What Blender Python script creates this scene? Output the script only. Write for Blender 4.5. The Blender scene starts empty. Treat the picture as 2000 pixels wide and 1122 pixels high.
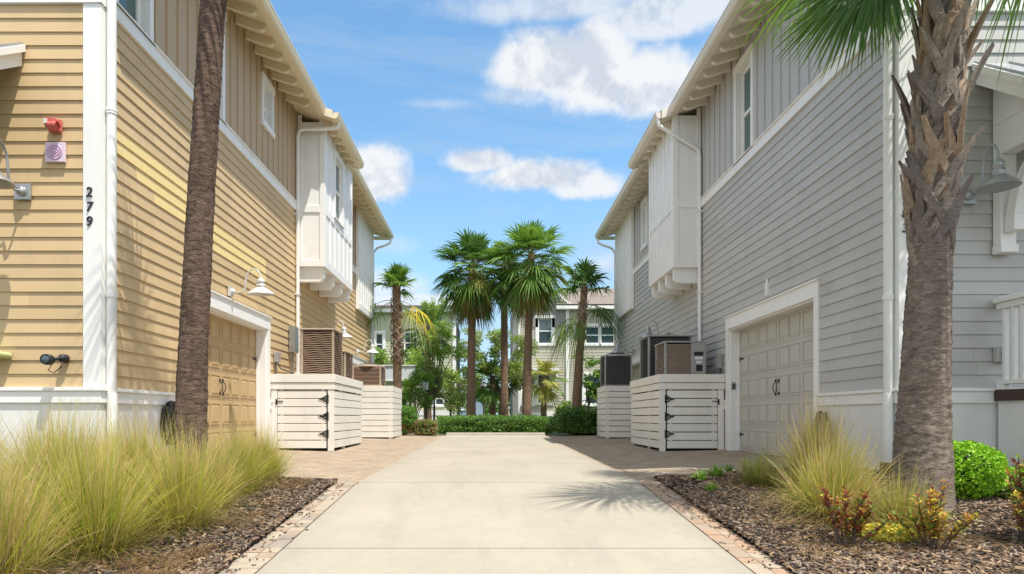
import bpy, bmesh, math, random
from mathutils import Vector, Matrix
import mathutils.noise as mn
R = random.Random(7)
SC = bpy.context.scene
COL = SC.collection
CZ = 0.63            # camera height above the paving datum
PI = math.pi

# ------------------------------------------------------------------ helpers
def G(x, y):
    """height of the ground (paved court nearly level, apron falls towards the street)"""
    if y < 2.0: z = -0.59
    elif y < 7.07: z = -0.14 - 0.088*(7.07-y)
    elif y < 12.2: z = -0.14 + 0.05*(y-7.07)/5.13
    elif y < 17.6: z = -0.09 + 0.06*(y-12.2)/5.4
    elif y < 19.5: z = -0.03 + 0.05*(y-17.6)/1.9
    else: z = 0.02
    return z + 0.025*min(max(abs(x-0.1)-1.65, 0), 3.0)

OFF = {}
class MB:
    def __init__(s, xf=None): s.v=[]; s.f=[]; s.m=[]; s.sm=[]; s.xf=xf
    def add(s, vs, fs, m=0, smooth=False):
        b=len(s.v)
        s.v += [s.xf(*p) for p in vs] if s.xf else [tuple(p) for p in vs]
        for f in fs:
            s.f.append(tuple(b+i for i in f)); s.m.append(m); s.sm.append(smooth)
    def box(s, a0,a1,b0,b1,c0,c1, m=0):
        s.add([(a0,b0,c0),(a1,b0,c0),(a1,b1,c0),(a0,b1,c0),(a0,b0,c1),(a1,b0,c1),(a1,b1,c1),(a0,b1,c1)],
              [(0,3,2,1),(4,5,6,7),(0,1,5,4),(1,2,6,5),(2,3,7,6),(3,0,4,7)], m)
    def hexa(s, p, m=0):   # 8 points like box order
        s.add(p, [(0,3,2,1),(4,5,6,7),(0,1,5,4),(1,2,6,5),(2,3,7,6),(3,0,4,7)], m)
    def prism(s, prof, e, m=0, smooth=False):
        """prof: list of 3D points (closed polygon), e: extrusion vector"""
        n=len(prof); q=[tuple(p[i]+e[i] for i in range(3)) for p in prof]
        s.add(list(prof)+q, [tuple(range(n)), tuple(reversed(range(n,2*n)))]+[(i,(i+1)%n,n+(i+1)%n,n+i) for i in range(n)], m, smooth)
    def tube(s, pts, rad, n=8, m=0, smooth=True, cap=True, jit=0, sq=(1,1)):
        pts=[Vector(p) for p in pts]
        if not hasattr(rad,'__len__'): rad=[rad]*len(pts)
        vs=[]; ref=None
        for i,p in enumerate(pts):
            a=pts[max(i-1,0)]; b=pts[min(i+1,len(pts)-1)]
            t=(b-a).normalized()
            if ref is None:
                ref=Vector((0,0,1)) if abs(t.z)<.9 else Vector((1,0,0))
            u=t.cross(ref)
            if u.length<1e-4: u=t.orthogonal()
            u.normalize(); w=t.cross(u).normalized(); ref=-u.cross(t) if False else ref
            for k in range(n):
                an=2*PI*k/n; r=rad[i]*(1+(jit*(R.random()-.5) if jit else 0))
                vs.append(tuple(p+u*(math.cos(an)*r*sq[0])+w*(math.sin(an)*r*sq[1])))
        fs=[]
        for i in range(len(pts)-1):
            for k in range(n):
                fs.append((i*n+k,i*n+(k+1)%n,(i+1)*n+(k+1)%n,(i+1)*n+k))
        s.add(vs,fs,m,smooth)
        if cap:
            s.add(vs[:n],[tuple(reversed(range(n)))],m); s.add(vs[-n:],[tuple(range(n))],m)
    def lathe(s, c, prof, n=20, m=0, smooth=True, ax='z', sx=1, sy=1):
        vs=[]; fs=[]
        for r,h in prof:
            for k in range(n):
                a=2*PI*k/n; p=(r*math.cos(a)*sx, r*math.sin(a)*sy, h)
                if ax=='y': p=(p[0],p[2],p[1])
                if ax=='x': p=(p[2],p[0],p[1])
                vs.append((c[0]+p[0],c[1]+p[1],c[2]+p[2]))
        for i in range(len(prof)-1):
            for k in range(n): fs.append((i*n+k,i*n+(k+1)%n,(i+1)*n+(k+1)%n,(i+1)*n+k))
        s.add(vs,fs,m,smooth)
    def slab(s, pts, wid, thk, nrm, m=0):
        """flattened strip with thickness along pts; nrm outward normals per point"""
        vs=[]
        for i,p in enumerate(pts):
            a=pts[max(i-1,0)]; b=pts[min(i+1,len(pts)-1)]
            t=(b-a).normalized(); nn=nrm[i]; u=t.cross(nn).normalized()
            w=wid[i]/2; h=thk[i]/2
            vs += [tuple(p+u*w-nn*h), tuple(p-u*w-nn*h), tuple(p-u*w*.7+nn*h), tuple(p+u*w*.7+nn*h)]
        fs=[]
        for i in range(len(pts)-1):
            for k in range(4): fs.append((i*4+k,i*4+(k+1)%4,(i+1)*4+(k+1)%4,(i+1)*4+k))
        n=len(pts)-1
        fs += [(3,2,1,0),(n*4,n*4+1,n*4+2,n*4+3)]
        s.add(vs,fs,m)
    def build(s, name, mats, parent=None, recalc=True, bevel=0):
        if not isinstance(mats,(list,tuple)): mats=[mats]
        off = OFF.get(parent.name,(0,0,0)) if parent else (0,0,0)
        me=bpy.data.meshes.new(name)
        vs=[(a-off[0],b-off[1],c-off[2]) for a,b,c in s.v] if off!=(0,0,0) else s.v
        me.from_pydata(vs,[],s.f)
        for mt in mats: me.materials.append(mt)
        me.polygons.foreach_set('material_index', s.m)
        me.polygons.foreach_set('use_smooth', s.sm)
        if recalc:
            bm=bmesh.new(); bm.from_mesh(me); bmesh.ops.recalc_face_normals(bm,faces=bm.faces); bm.to_mesh(me); bm.free()
        me.update()
        o=bpy.data.objects.new(name,me); COL.objects.link(o)
        if parent: o.parent=parent; OFF[o.name]=off
        if bevel:
            md=o.modifiers.new('edge','BEVEL'); md.width=bevel; md.segments=1; md.limit_method='ANGLE'
        return o

def split_build(mb,name,mats,parent,bevel=0):
    """one object per connected group of pieces"""
    seen={}; comp=[]
    n=len(mb.v); par=list(range(n))
    def fd(a):
        while par[a]!=a: par[a]=par[par[a]]; a=par[a]
        return a
    for f in mb.f:
        for i in f[1:]: par[fd(i)]=fd(f[0])
    g={}
    for i in range(n): g.setdefault(fd(i),[]).append(i)
    ids=list(g); bb=[]
    for k in ids:
        P=[mb.v[i] for i in g[k]]; bb.append([(min(p[a] for p in P)-.003,max(p[a] for p in P)+.003) for a in range(3)])
    q=list(range(len(ids)))
    def f2(a):
        while q[a]!=a: a=q[a]
        return a
    for i in range(len(ids)):
        for j in range(i):
            if all(bb[i][a][0]<bb[j][a][1] and bb[j][a][0]<bb[i][a][1] for a in range(3)): q[f2(i)]=f2(j)
    out={}
    for i,k in enumerate(ids):
        for v in g[k]: seen[v]=f2(i)
    for fi,f in enumerate(mb.f): out.setdefault(seen[f[0]],[]).append(fi)
    for fl in out.values():
        m=MB(); mp={}
        for fi in fl:
            for v in mb.f[fi]:
                if v not in mp: mp[v]=len(m.v); m.v.append(mb.v[v])
            m.f.append(tuple(mp[v] for v in mb.f[fi])); m.m.append(mb.m[fi]); m.sm.append(mb.sm[fi])
        m.build(name,mats,parent,bevel=bevel)

def tag(o,label=None,cat=None,group=None,kind=None):
    if label: o['label']=label
    if cat: o['category']=cat
    if group: o['group']=group
    if kind: o['kind']=kind
    return o
def thing(name,label,cat,loc=(0,0,0),group=None):
    o=bpy.data.objects.new(name,None); COL.objects.link(o); o.location=loc; o.empty_display_size=.2
    OFF[o.name]=tuple(loc)
    return tag(o,label,cat,group)
def dup(root,loc,rz=0,sc=1,label=None,group=None):
    def cp(o,par):
        c=o.copy(); COL.objects.link(c)
        if par: c.parent=par
        for ch in KIDS.get(o.name,[]): cp(ch,c)
        return c
    KIDS={}
    for o in COL.objects:
        if o.parent: KIDS.setdefault(o.parent.name,[]).append(o)
    r=cp(root,None); r.location=loc; r.rotation_euler=(0,0,rz)
    r.scale=(sc,sc,sc) if not hasattr(sc,'__len__') else sc
    if label: r['label']=label
    if group: r['group']=group
    return r

# ------------------------------------------------------------------ materials
def srgb(c):
    return tuple(((v/255)/12.92 if v/255<=.04045 else ((v/255+.055)/1.055)**2.4) for v in c)
class NT:
    def __init__(s,tree): s.t=tree; s.n=tree.nodes; s.l=tree.links
    def node(s,ty,**k):
        n=s.n.new(ty)
        for a,b in k.items(): setattr(n,a,b)
        return n
    def put(s,sock,v):
        if isinstance(v,bpy.types.NodeSocket): s.l.new(v,sock)
        else:
            try: sock.default_value=v
            except Exception:
                sock.default_value=(*v,1)
    def math(s,op,a,b=0,c=0,clamp=False):
        n=s.node('ShaderNodeMath',operation=op,use_clamp=clamp)
        s.put(n.inputs[0],a); s.put(n.inputs[1],b); s.put(n.inputs[2],c); return n.outputs[0]
    def noise(s,vec,scale,detail=3,rough=.5,dist=0):
        n=s.node('ShaderNodeTexNoise'); s.l.new(vec,n.inputs['Vector'])
        n.inputs['Scale'].default_value=scale; n.inputs['Detail'].default_value=detail
        n.inputs['Roughness'].default_value=rough; n.inputs['Distortion'].default_value=dist
        return n.outputs['Fac']
    def mix(s,f,a,b,mode='MIX'):
        n=s.node('ShaderNodeMix',data_type='RGBA',blend_type=mode)
        s.put(n.inputs[0],f); s.put(n.inputs[6],a if isinstance(a,bpy.types.NodeSocket) else (*a,1)); s.put(n.inputs[7],b if isinstance(b,bpy.types.NodeSocket) else (*b,1)); return n.outputs[2]
    def ramp(s,f,stops):
        n=s.node('ShaderNodeValToRGB'); s.l.new(f,n.inputs[0]); e=n.color_ramp.elements
        while len(e)<len(stops): e.new(.5)
        for i,(p,c) in enumerate(stops):
            e[i].position=p; e[i].color=(*c,1) if hasattr(c,'__len__') else (c,c,c,1)
        return n.outputs[0]
    def mapv(s,vec,scale):
        n=s.node('ShaderNodeMapping'); s.l.new(vec,n.inputs[0]); n.inputs['Scale'].default_value=scale; return n.outputs[0]
def newmat(name):
    m=bpy.data.materials.new(name); m.use_nodes=True; nt=NT(m.node_tree); b=m.node_tree.nodes['Principled BSDF']
    return m,nt,b
def worldpos(nt): return nt.node('ShaderNodeNewGeometry').outputs['Position']
def bump(nt,b,h,dist,strength=1):
    n=nt.node('ShaderNodeBump'); n.inputs['Distance'].default_value=dist; n.inputs['Strength'].default_value=strength
    nt.l.new(h,n.inputs['Height']); nt.l.new(n.outputs[0],b.inputs['Normal'])
def M(name,c,rough=.6,var=.12,scale=6,fine=60,bd=.001,metal=0,spec=.4,stretch=(1,1,1),dirt=0,dirtc=(.18,.15,.11),isl=0):
    m,nt,b=newmat(name); tc=nt.node('ShaderNodeTexCoord').outputs['Object']
    v=nt.mapv(tc,stretch)
    n1=nt.noise(v,scale,4,.6); n2=nt.noise(v,fine,3,.6)
    lo=tuple(x*(1-var) for x in c); hi=tuple(min(1,x*(1+var*.7)) for x in c)
    col=nt.mix(nt.math('MULTIPLY_ADD',n1,1.6,-.3,clamp=True),lo,hi)
    col=nt.mix(nt.math('MULTIPLY',n2,var*.8),col,tuple(x*.72 for x in c))
    if isl:
        ri=nt.node('ShaderNodeNewGeometry').outputs['Random Per Island']
        col=nt.mix(nt.math('MULTIPLY',ri,isl),col,tuple(x*.7 for x in c))
    if dirt:
        n3=nt.noise(nt.mapv(tc,(1,1,.35)),2.3,6,.7)
        col=nt.mix(nt.math('MULTIPLY',nt.ramp(n3,[(.5,0),(.75,1)]),dirt),col,dirtc)
    nt.l.new(col,b.inputs['Base Color'])
    nt.l.new(nt.math('MULTIPLY_ADD',n1,.15,rough-.07),b.inputs['Roughness'])
    b.inputs['Metallic'].default_value=metal; b.inputs['Specular IOR Level'].default_value=spec
    bump(nt,b,n2,bd)
    return m
def leafmat(name,c,c2,tr=.35,rough=.5,scale=3.0):
    m,nt,b=newmat(name)
    rnd=nt.node('ShaderNodeNewGeometry').outputs['Random Per Island']
    pos=worldpos(nt)
    f=nt.math('ADD',nt.math('MULTIPLY',rnd,.6),nt.math('MULTIPLY',nt.noise(pos,scale,2),.5),clamp=True)
    col=nt.mix(f,c,c2)
    nt.l.new(col,b.inputs['Base Color']); b.inputs['Roughness'].default_value=rough; b.inputs['Specular IOR Level'].default_value=.3
    t=nt.node('ShaderNodeBsdfTranslucent'); nt.l.new(nt.mix(.5,col,(c2[0]*1.3,c2[1]*1.4,c2[2]*.8)),t.inputs[0])
    mx=nt.node('ShaderNodeMixShader'); mx.inputs[0].default_value=tr
    nt.l.new(b.outputs[0],mx.inputs[1]); nt.l.new(t.outputs[0],mx.inputs[2])
    nt.l.new(mx.outputs[0],nt.n['Material Output'].inputs[0])
    return m

TAN   = M('tan_paint',(.63,.455,.245),.55,.06,1.2,45,.0008,stretch=(1,.25,1),isl=.42,dirt=.18)
TAN2  = M('tan_batten_paint',(.50,.37,.235),.55,.06,1.2,45,.0008)
YEL   = M('yellow_paint',(.76,.585,.26),.55,.05,1.2,45,.0008)
GREY  = M('grey_paint',(.53,.52,.49),.55,.05,1.2,45,.0008,stretch=(1,.25,1),isl=.38,dirt=.16)
GREY2 = M('grey_batten_paint',(.50,.49,.47),.55,.05,1.2,45,.0008)
WHT   = M('white_trim',(.86,.845,.81),.5,.04,2,40,.0006,dirt=.10)
STUC  = M('white_stucco',(.80,.785,.75),.8,.05,1.5,90,.004,dirt=.10)
CREAM = M('cream_eave',(.80,.70,.50),.6,.05,2,40,.001)
CREAM2= M('pale_eave',(.78,.72,.62),.6,.05,2,40,.001)
GDTAN = M('tan_door',(.52,.37,.19),.5,.05,2,60,.0006)
GDGRY = M('grey_door',(.54,.515,.46),.5,.05,2,60,.0006)
ROOFM = M('roof_shingle',(.20,.18,.17),.9,.3,3,50,.01)
ROOFB = M('brown_roof',(.22,.18,.15),.9,.2,3,40,.01)
METR  = M('metal_awning',(.42,.44,.47),.35,.1,3,50,.001,metal=.6)
BLK   = M('black_iron',(.02,.02,.022),.5,.2,8,80,.0005)
GALV  = M('galvanised',(.42,.43,.43),.35,.15,7,60,.0006,metal=.7)
NUM   = M('number_black',(.03,.03,.035),.4,.1,8,80,.0002)
RED   = M('alarm_red',(.58,.13,.11),.4,.1,8,80,.0002)
LAMPW = M('lamp_pale_metal',(.62,.62,.60),.4,.12,7,60,.0006,metal=.2)
PINK  = M('pale_pink',(.74,.60,.70),.5,.04,8,80,.0002)
PINK2 = M('pink_rings',(.62,.40,.58),.5,.04,8,80,.0002)
ACBR  = M('ac_brown',(.30,.20,.135),.5,.15,5,60,.001,dirt=.2)
ACDK  = M('ac_dark',(.10,.10,.095),.5,.15,5,60,.001)
ACGR  = M('ac_grey',(.36,.35,.33),.45,.1,5,60,.001,metal=.2)
ACTAN = M('ac_tan',(.42,.33,.25),.5,.15,5,60,.001,dirt=.15)
BOXW  = M('fence_white',(.80,.77,.70),.55,.06,2,30,.0015,stretch=(.3,.3,3),dirt=.15)
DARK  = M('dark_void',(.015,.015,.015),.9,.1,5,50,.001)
DECK  = M('deck_brown',(.07,.04,.03),.6,.2,5,50,.001)
LIME  = M('lime_cap',(.50,.55,.25),.5,.1,5,50,.001)
LBL   = M('label_paper',(.7,.7,.68),.5,.05,5,50,.0002)
def glass(name,c=(.03,.06,.06)):
    m,nt,b=newmat(name)
    n=nt.noise(nt.node('ShaderNodeTexCoord').outputs['Object'],1.2,2)
    nt.l.new(nt.mix(n,c,tuple(x*2.2 for x in c)),b.inputs['Base Color'])
    b.inputs['Roughness'].default_value=.04; b.inputs['Specular IOR Level'].default_value=.9
    return m
GLS=glass('window_glass',(.035,.075,.07)); GLS2=glass('far_glass',(.03,.05,.055))

def concrete():
    m,nt,b=newmat('concrete'); p=worldpos(nt)
    n1=nt.noise(p,.7,5,.65); n2=nt.noise(p,9,5,.7); n3=nt.noise(p,120,2,.5)
    col=nt.mix(nt.ramp(n1,[(.3,0),(.7,1)]),(.335,.298,.232),(.40,.358,.28))
    col=nt.mix(nt.math('MULTIPLY',nt.ramp(n2,[(.5,0),(.72,1)]),.30),col,(.27,.24,.195))
    st=nt.noise(nt.mapv(p,(1.3,.35,1)),1.6,6,.75)
    col=nt.mix(nt.math('MULTIPLY',nt.ramp(st,[(.50,0),(.66,1)]),.45),col,(.28,.25,.205))
    col=nt.mix(nt.math('MULTIPLY',n3,.25),col,(.30,.27,.23))
    # dirt gathered along both edges and a few hairline cracks
    sx=nt.node('ShaderNodeSeparateXYZ'); nt.l.new(p,sx.inputs[0])
    ed=nt.math('ABSOLUTE',nt.math('SUBTRACT',sx.outputs[0],.1)); ed=nt.math('ADD',ed,nt.math('MULTIPLY_ADD',n2,.5,-.25))
    er=nt.node('ShaderNodeMapRange'); nt.l.new(ed,er.inputs[0]); er.inputs[1].default_value=1.35; er.inputs[2].default_value=1.8; er.inputs[4].default_value=.35
    col=nt.mix(er.outputs[0],col,(.25,.22,.175))
    wn=nt.node('ShaderNodeVectorMath',operation='ADD'); nt.l.new(p,wn.inputs[0])
    wv=nt.node('ShaderNodeTexNoise'); nt.l.new(p,wv.inputs['Vector']); wv.inputs['Scale'].default_value=3; nt.l.new(wv.outputs['Color'],wn.inputs[1])
    v=nt.node('ShaderNodeTexVoronoi',feature='DISTANCE_TO_EDGE'); nt.l.new(wn.outputs[0],v.inputs['Vector']); v.inputs['Scale'].default_value=.42
    ck=nt.math('MULTIPLY',nt.ramp(v.outputs['Distance'],[(0,1),(.003,0)]),nt.ramp(nt.noise(p,.5,2),[(.5,0),(.6,.55)]))
    col=nt.mix(ck,col,(.12,.10,.08))
    nt.l.new(col,b.inputs['Base Color']); b.inputs['Roughness'].default_value=.85; b.inputs['Specular IOR Level'].default_value=.25
    bump(nt,b,nt.math('ADD',n3,nt.math('MULTIPLY',n2,.6)),.004,.8)
    return m
CONC=concrete()
CONCB=M('curb_concrete',(.50,.46,.38),.9,.15,5,60,.004,dirt=.2)
def pavers():
    m,nt,b=newmat('pavers'); p=worldpos(nt)
    br=nt.node('ShaderNodeTexBrick'); nt.l.new(p,br.inputs['Vector'])
    br.inputs['Scale'].default_value=1; br.inputs['Brick Width'].default_value=.22; br.inputs['Row Height'].default_value=.11
    br.inputs['Mortar Size'].default_value=.004; br.inputs['Bias'].default_value=0; br.inputs['Mortar Smooth'].default_value=.2
    br.inputs['Color1'].default_value=(0,0,0,1); br.inputs['Color2'].default_value=(1,1,1,1); br.inputs['Mortar'].default_value=(.5,.5,.5,1)
    f=nt.math('ADD',nt.math('MULTIPLY',br.outputs['Color'],.75),nt.math('MULTIPLY',nt.noise(p,2.3,4,.6),.3),clamp=True)
    col=nt.ramp(f,[(.1,(.26,.195,.135)),(.4,(.36,.265,.175)),(.65,(.43,.33,.225)),(.95,(.33,.285,.23))])
    col=nt.mix(nt.math('MULTIPLY',nt.noise(p,70,3,.6),.35),col,(.2,.16,.12))
    col=nt.mix(br.outputs['Fac'],col,(.14,.11,.085))
    nt.l.new(col,b.inputs['Base Color']); b.inputs['Roughness'].default_value=.85
    bump(nt,b,nt.math('SUBTRACT',nt.math('MULTIPLY',nt.noise(p,60,3),.3),br.outputs['Fac']),.006)
    return m
PAV=pavers()
BRK=[M('border_brick_'+n,c,.85,.15,9,60,.004,dirt=.2) for n,c in (('a',(.33,.25,.18)),('b',(.38,.31,.23)),('c',(.28,.235,.19)),('d',(.37,.25,.165)))]
def mulchm():
    m,nt,b=newmat('mulch'); p=worldpos(nt)
    v=nt.node('ShaderNodeTexVoronoi'); nt.l.new(nt.mapv(p,(1,1.6,1)),v.inputs['Vector']); v.inputs['Scale'].default_value=38
    n=nt.noise(p,1.3,4,.6)
    c=nt.mix(nt.ramp(n,[(.35,0),(.65,1)]),(.055,.042,.035),(.15,.105,.07))
    c=nt.mix(nt.math('MULTIPLY',v.outputs['Color'],.5),c,(.26,.2,.14))
    nt.l.new(c,b.inputs['Base Color']); b.inputs['Roughness'].default_value=.95
    bump(nt,b,nt.math('ADD',v.outputs['Distance'],nt.noise(p,60,3)),.02)
    return m
MUL=mulchm()
CHIP=[M('chip_'+n,c,.9,.25,20,90,.002) for n,c in (('dark',(.05,.036,.028)),('brown',(.17,.105,.065)),('tan',(.36,.25,.15)),('grey',(.25,.20,.155)))]
def grassground():
    m,nt,b=newmat('lawn'); p=worldpos(nt)
    n=nt.noise(p,.8,5,.6); n2=nt.noise(p,30,4,.7)
    c=nt.mix(n,(.05,.085,.022),(.11,.13,.05)); c=nt.mix(nt.math('MULTIPLY',n2,.5),c,(.03,.05,.015))
    nt.l.new(c,b.inputs['Base Color']); b.inputs['Roughness'].default_value=.95; bump(nt,b,n2,.03)
    return m
LAWN=grassground()
def bark(name,c1,c2,c3,zs=9,xs=2,bd=.02):
    m,nt,b=newmat(name); o=nt.node('ShaderNodeTexCoord').outputs['Object']
    v=nt.mapv(o,(xs*1.6,xs*1.6,zs))
    n1=nt.noise(v,2.6,8,.75,.3); n2=nt.noise(nt.mapv(o,(9,9,34)),2.2,7,.7,.5); n3=nt.noise(nt.mapv(o,(1,1,.25)),7,5,.7)
    f=nt.ramp(nt.math('ADD',nt.math('MULTIPLY',n1,.55),nt.math('MULTIPLY',n2,.45)),[(.38,0),(.62,1)])
    c=nt.mix(f,c1,c2); c=nt.mix(nt.ramp(n3,[(.5,0),(.66,.7)]),c,c3)
    nt.l.new(c,b.inputs['Base Color']); b.inputs['Roughness'].default_value=.9; b.inputs['Specular IOR Level'].default_value=.2
    bump(nt,b,nt.math('ADD',n2,n1),bd)
    return m
BARKL=bark('palm_bark_dark',(.04,.026,.02),(.37,.245,.18),(.10,.06,.045),9,2.2,.05)
BARKR=bark('palm_bark_grey',(.14,.105,.08),(.56,.46,.37),(.25,.19,.15),8,2.4,.05)
BARKM=bark('palm_bark_mid',(.14,.085,.055),(.40,.26,.17),(.22,.14,.095),8,2,.03)
BARKT=bark('tree_bark',(.07,.055,.045),(.22,.18,.15),(.12,.10,.08),2,6,.02)
BOOT =bark('palm_boot',(.15,.12,.095),(.46,.38,.30),(.24,.20,.17),3,7,.012)
BOOTO=bark('palm_boot_orange',(.22,.145,.09),(.50,.36,.23),(.34,.27,.20),3,7,.012)
BOOTD=bark('palm_boot_grey',(.11,.085,.075),(.30,.245,.21),(.17,.14,.12),3,7,.012)
FG =leafmat('frond_green',(.07,.16,.025),(.19,.31,.055))
FD =leafmat('frond_dark',(.035,.085,.02),(.10,.19,.04))
FY =leafmat('frond_yellow',(.24,.27,.05),(.48,.44,.13))
FYY=leafmat('frond_bright_yellow',(.65,.48,.03),(.72,.60,.08))
FB =leafmat('frond_brown',(.20,.095,.04),(.46,.25,.12),tr=.15,rough=.8)
STEM=leafmat('petiole',(.16,.20,.05),(.30,.30,.09),tr=.05)
L1=leafmat('leaf_light',(.16,.30,.04),(.38,.52,.10)); L2=leafmat('leaf_mid',(.09,.19,.03),(.22,.36,.07)); L3=leafmat('leaf_dark',(.04,.09,.02),(.10,.19,.04))
L4=leafmat('leaf_olive',(.20,.22,.08),(.40,.42,.19))
HB=leafmat('hedge_leaf',(.05,.14,.02),(.15,.30,.045),tr=.2); HR=leafmat('hedge_rust',(.20,.075,.03),(.36,.18,.08),tr=.2)
BXL=leafmat('boxwood_bright',(.13,.32,.015),(.36,.62,.04),tr=.25)
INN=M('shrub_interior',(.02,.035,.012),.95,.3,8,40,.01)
CR=[leafmat('croton_red',(.11,.03,.02),(.27,.08,.035),tr=.25),leafmat('croton_orange',(.28,.11,.03),(.50,.27,.06),tr=.25),
    leafmat('croton_yellow',(.55,.42,.04),(.75,.62,.10),tr=.25),leafmat('croton_green',(.06,.10,.02),(.20,.26,.04),tr=.25)]
def blade(name,c0,c,c2,tip):
    m=leafmat(name,c,c2,.3,.6,1.2); nt=NT(m.node_tree); b=nt.n['Principled BSDF']
    old=b.inputs['Base Color'].links[0].from_socket
    z=nt.node('ShaderNodeSeparateXYZ'); nt.l.new(nt.node('ShaderNodeTexCoord').outputs['Object'],z.inputs[0])
    r1=nt.node('ShaderNodeMapRange'); nt.l.new(z.outputs[2],r1.inputs[0]); r1.inputs[1].default_value=0; r1.inputs[2].default_value=.28
    r2=nt.node('ShaderNodeMapRange'); nt.l.new(z.outputs[2],r2.inputs[0]); r2.inputs[1].default_value=.42; r2.inputs[2].default_value=.85
    col=nt.mix(r1.outputs[0],c0,old); col=nt.mix(r2.outputs[0],col,tip)
    nt.l.new(col,b.inputs['Base Color']); return m
GR=[blade('blade_green',(.10,.09,.03),(.22,.32,.03),(.44,.50,.06),(.52,.48,.13)),blade('blade_gold',(.22,.13,.05),(.46,.42,.06),(.66,.56,.13),(.66,.51,.20)),
    blade('blade_straw',(.24,.15,.08),(.42,.30,.12),(.64,.47,.24),(.66,.49,.28)),blade('blade_deep',(.08,.07,.025),(.12,.19,.02),(.28,.36,.05),(.40,.42,.10))]
# ------------------------------------------------------------------ setting
def sheet(name,mat,xs,ys,dz,kind='structure'):
    mb=MB(); n=len(xs)
    vs=[(x,y,G(x,y)+dz) for y in ys for x in xs]
    fs=[(j*n+i,j*n+i+1,(j+1)*n+i+1,(j+1)*n+i) for j in range(len(ys)-1) for i in range(n-1)]
    mb.add(vs,fs); return tag(mb.build(name,mat,recalc=False),kind=kind)
sheet('ground',LAWN,[-600,-60,-4.55,-1.55,1.75,4.75,60,600],[-60,2,7.07,12.2,17.6,19.5,60,900],-.05)
sheet('street',M('asphalt',(.07,.07,.07),.9,.2,4,80,.004),[-60,-4.55,-1.55,1.75,4.75,60],[-12,-4,1.0],-.03)
sheet('paved_court',PAV,[-9,-4.55,-1.55,1.75,4.75,9],[7.0,7.07,12.2,17.6,19.5,21],-.012)
DX0,DX1=-1.55,1.75
js=[1.0,2.05,4.55,7.07,9.6,12.2,14.7,17.2,19.45]
mb=MB()
for a,b in zip(js[:-1],js[1:]):
    g=.007
    ys=sorted({a+g,b-g,*[k for k in (2.0,7.07,12.2,17.6) if a+g<k<b-g]})
    for y0,y1 in zip(ys[:-1],ys[1:]):
        top=[(DX0,y0,G(0,y0)+.004),(DX1,y0,G(0,y0)+.004),(DX1,y1,G(0,y1)+.004),(DX0,y1,G(0,y1)+.004)]
        mb.hexa([(p[0],p[1],p[2]-.1) for p in top]+top)
mb2=MB()
tag(mb.build('driveway',CONC),kind='structure')
sheet('driveway_joint',M('joint_dark',(.13,.11,.09),.9),[DX0,DX1],[1.0,2,7.07,12.2,17.6,19.44],-.008)
# curb at the end
mb=MB(); mb.box(-1.42,1.78,19.5,19.75,-.1,.12); mb.box(-1.42,1.78,19.46,19.497,-.1,.035)
tag(mb.build('curb',CONCB,bevel=.015),kind='structure')
# brick borders along the apron
for side in (-1,1):
    mb=MB(); y=1.0; k=0
    while y<7.2:
        for r_ in range(2):
            ln=.115; w=.13
            x0=(DX0-.012-(r_+1)*w if side<0 else DX1+.012+r_*w)
            yy=y+(.0)
            zz=[G(0,yy)+.002+R.uniform(-.002,.003)]*2; z1=G(0,yy+ln)
            dz=z1-G(0,yy)
            a,b=x0+.003,x0+w-.003; c,d=yy+.003,yy+ln-.003; z=zz[0]
            mb.hexa([(a,c,z-.08),(b,c,z-.08),(b,d,z-.08+dz),(a,d,z-.08+dz),(a,c,z),(b,c,z),(b,d,z+dz),(a,d,z+dz)],R.choice((0,1,1,2) if side<0 else (0,3,3,1)))
        y+=.115; k+=1
    tag(mb.build('driveway_border',BRK),kind='structure')
# cross border at the top of beds
mb=MB()
for side,x0,x1,y in ((-1,-1.86,-4.4,7.16),):
    x=x0
    while x>x1:
        z=G(x,y)+.003; mb.box(x-.22,x-.005,y,y+.11,z-.08,z+R.uniform(0,.003),R.choice((0,1,1,2))); x-.0; x-=.225
x=2.05
while x<4.65:
    y=7.45+.9*max(0,min(1,(x-2.05)/2.6))**1.2; z=G(x,y)+.003
    mb.hexa([(x,y,z-.08),(x+.11,y+.04,z-.08),(x+.11,y+.25,z-.08),(x,y+.21,z-.08),(x,y,z),(x+.11,y+.04,z),(x+.11,y+.25,z),(x,y+.21,z)],R.choice((0,1,3))); x+=.115
tag(mb.build('bed_border',BRK),kind='structure')
# mulch beds
def rback(x): return 7.42+.9*max(0,min(1,(x-2.05)/2.6))**1.2
def bed(name,x0,x1,y0,yf,n=9000):
    st=.09; xs=[x0+i*(x1-x0)/int((x1-x0)/st) for i in range(int((x1-x0)/st)+1)]; N=int((8-y0)/st)
    mb=MB(); vs=[]
    for j in range(N+1):
        for x in xs:
            y=y0+(yf(x)-y0)*j/N
            h=.022+.02*mn.noise(Vector((x*1.3,y*1.3,1)))+.012*mn.noise(Vector((x*7,y*7,3)))
            vs.append((x,y,G(x,y)+h))
    n_=len(xs); mb.add(vs,[(j*n_+i,j*n_+i+1,(j+1)*n_+i+1,(j+1)*n_+i) for j in range(N) for i in range(n_-1)],0,True)
    tag(mb.build(name,MUL,recalc=False),kind='structure')
bed('mulch_bed',-8,-1.805,1.0,lambda x:7.14)
bed('mulch_bed',2.01,9,1.0,rback)
mb=MB()
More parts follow.
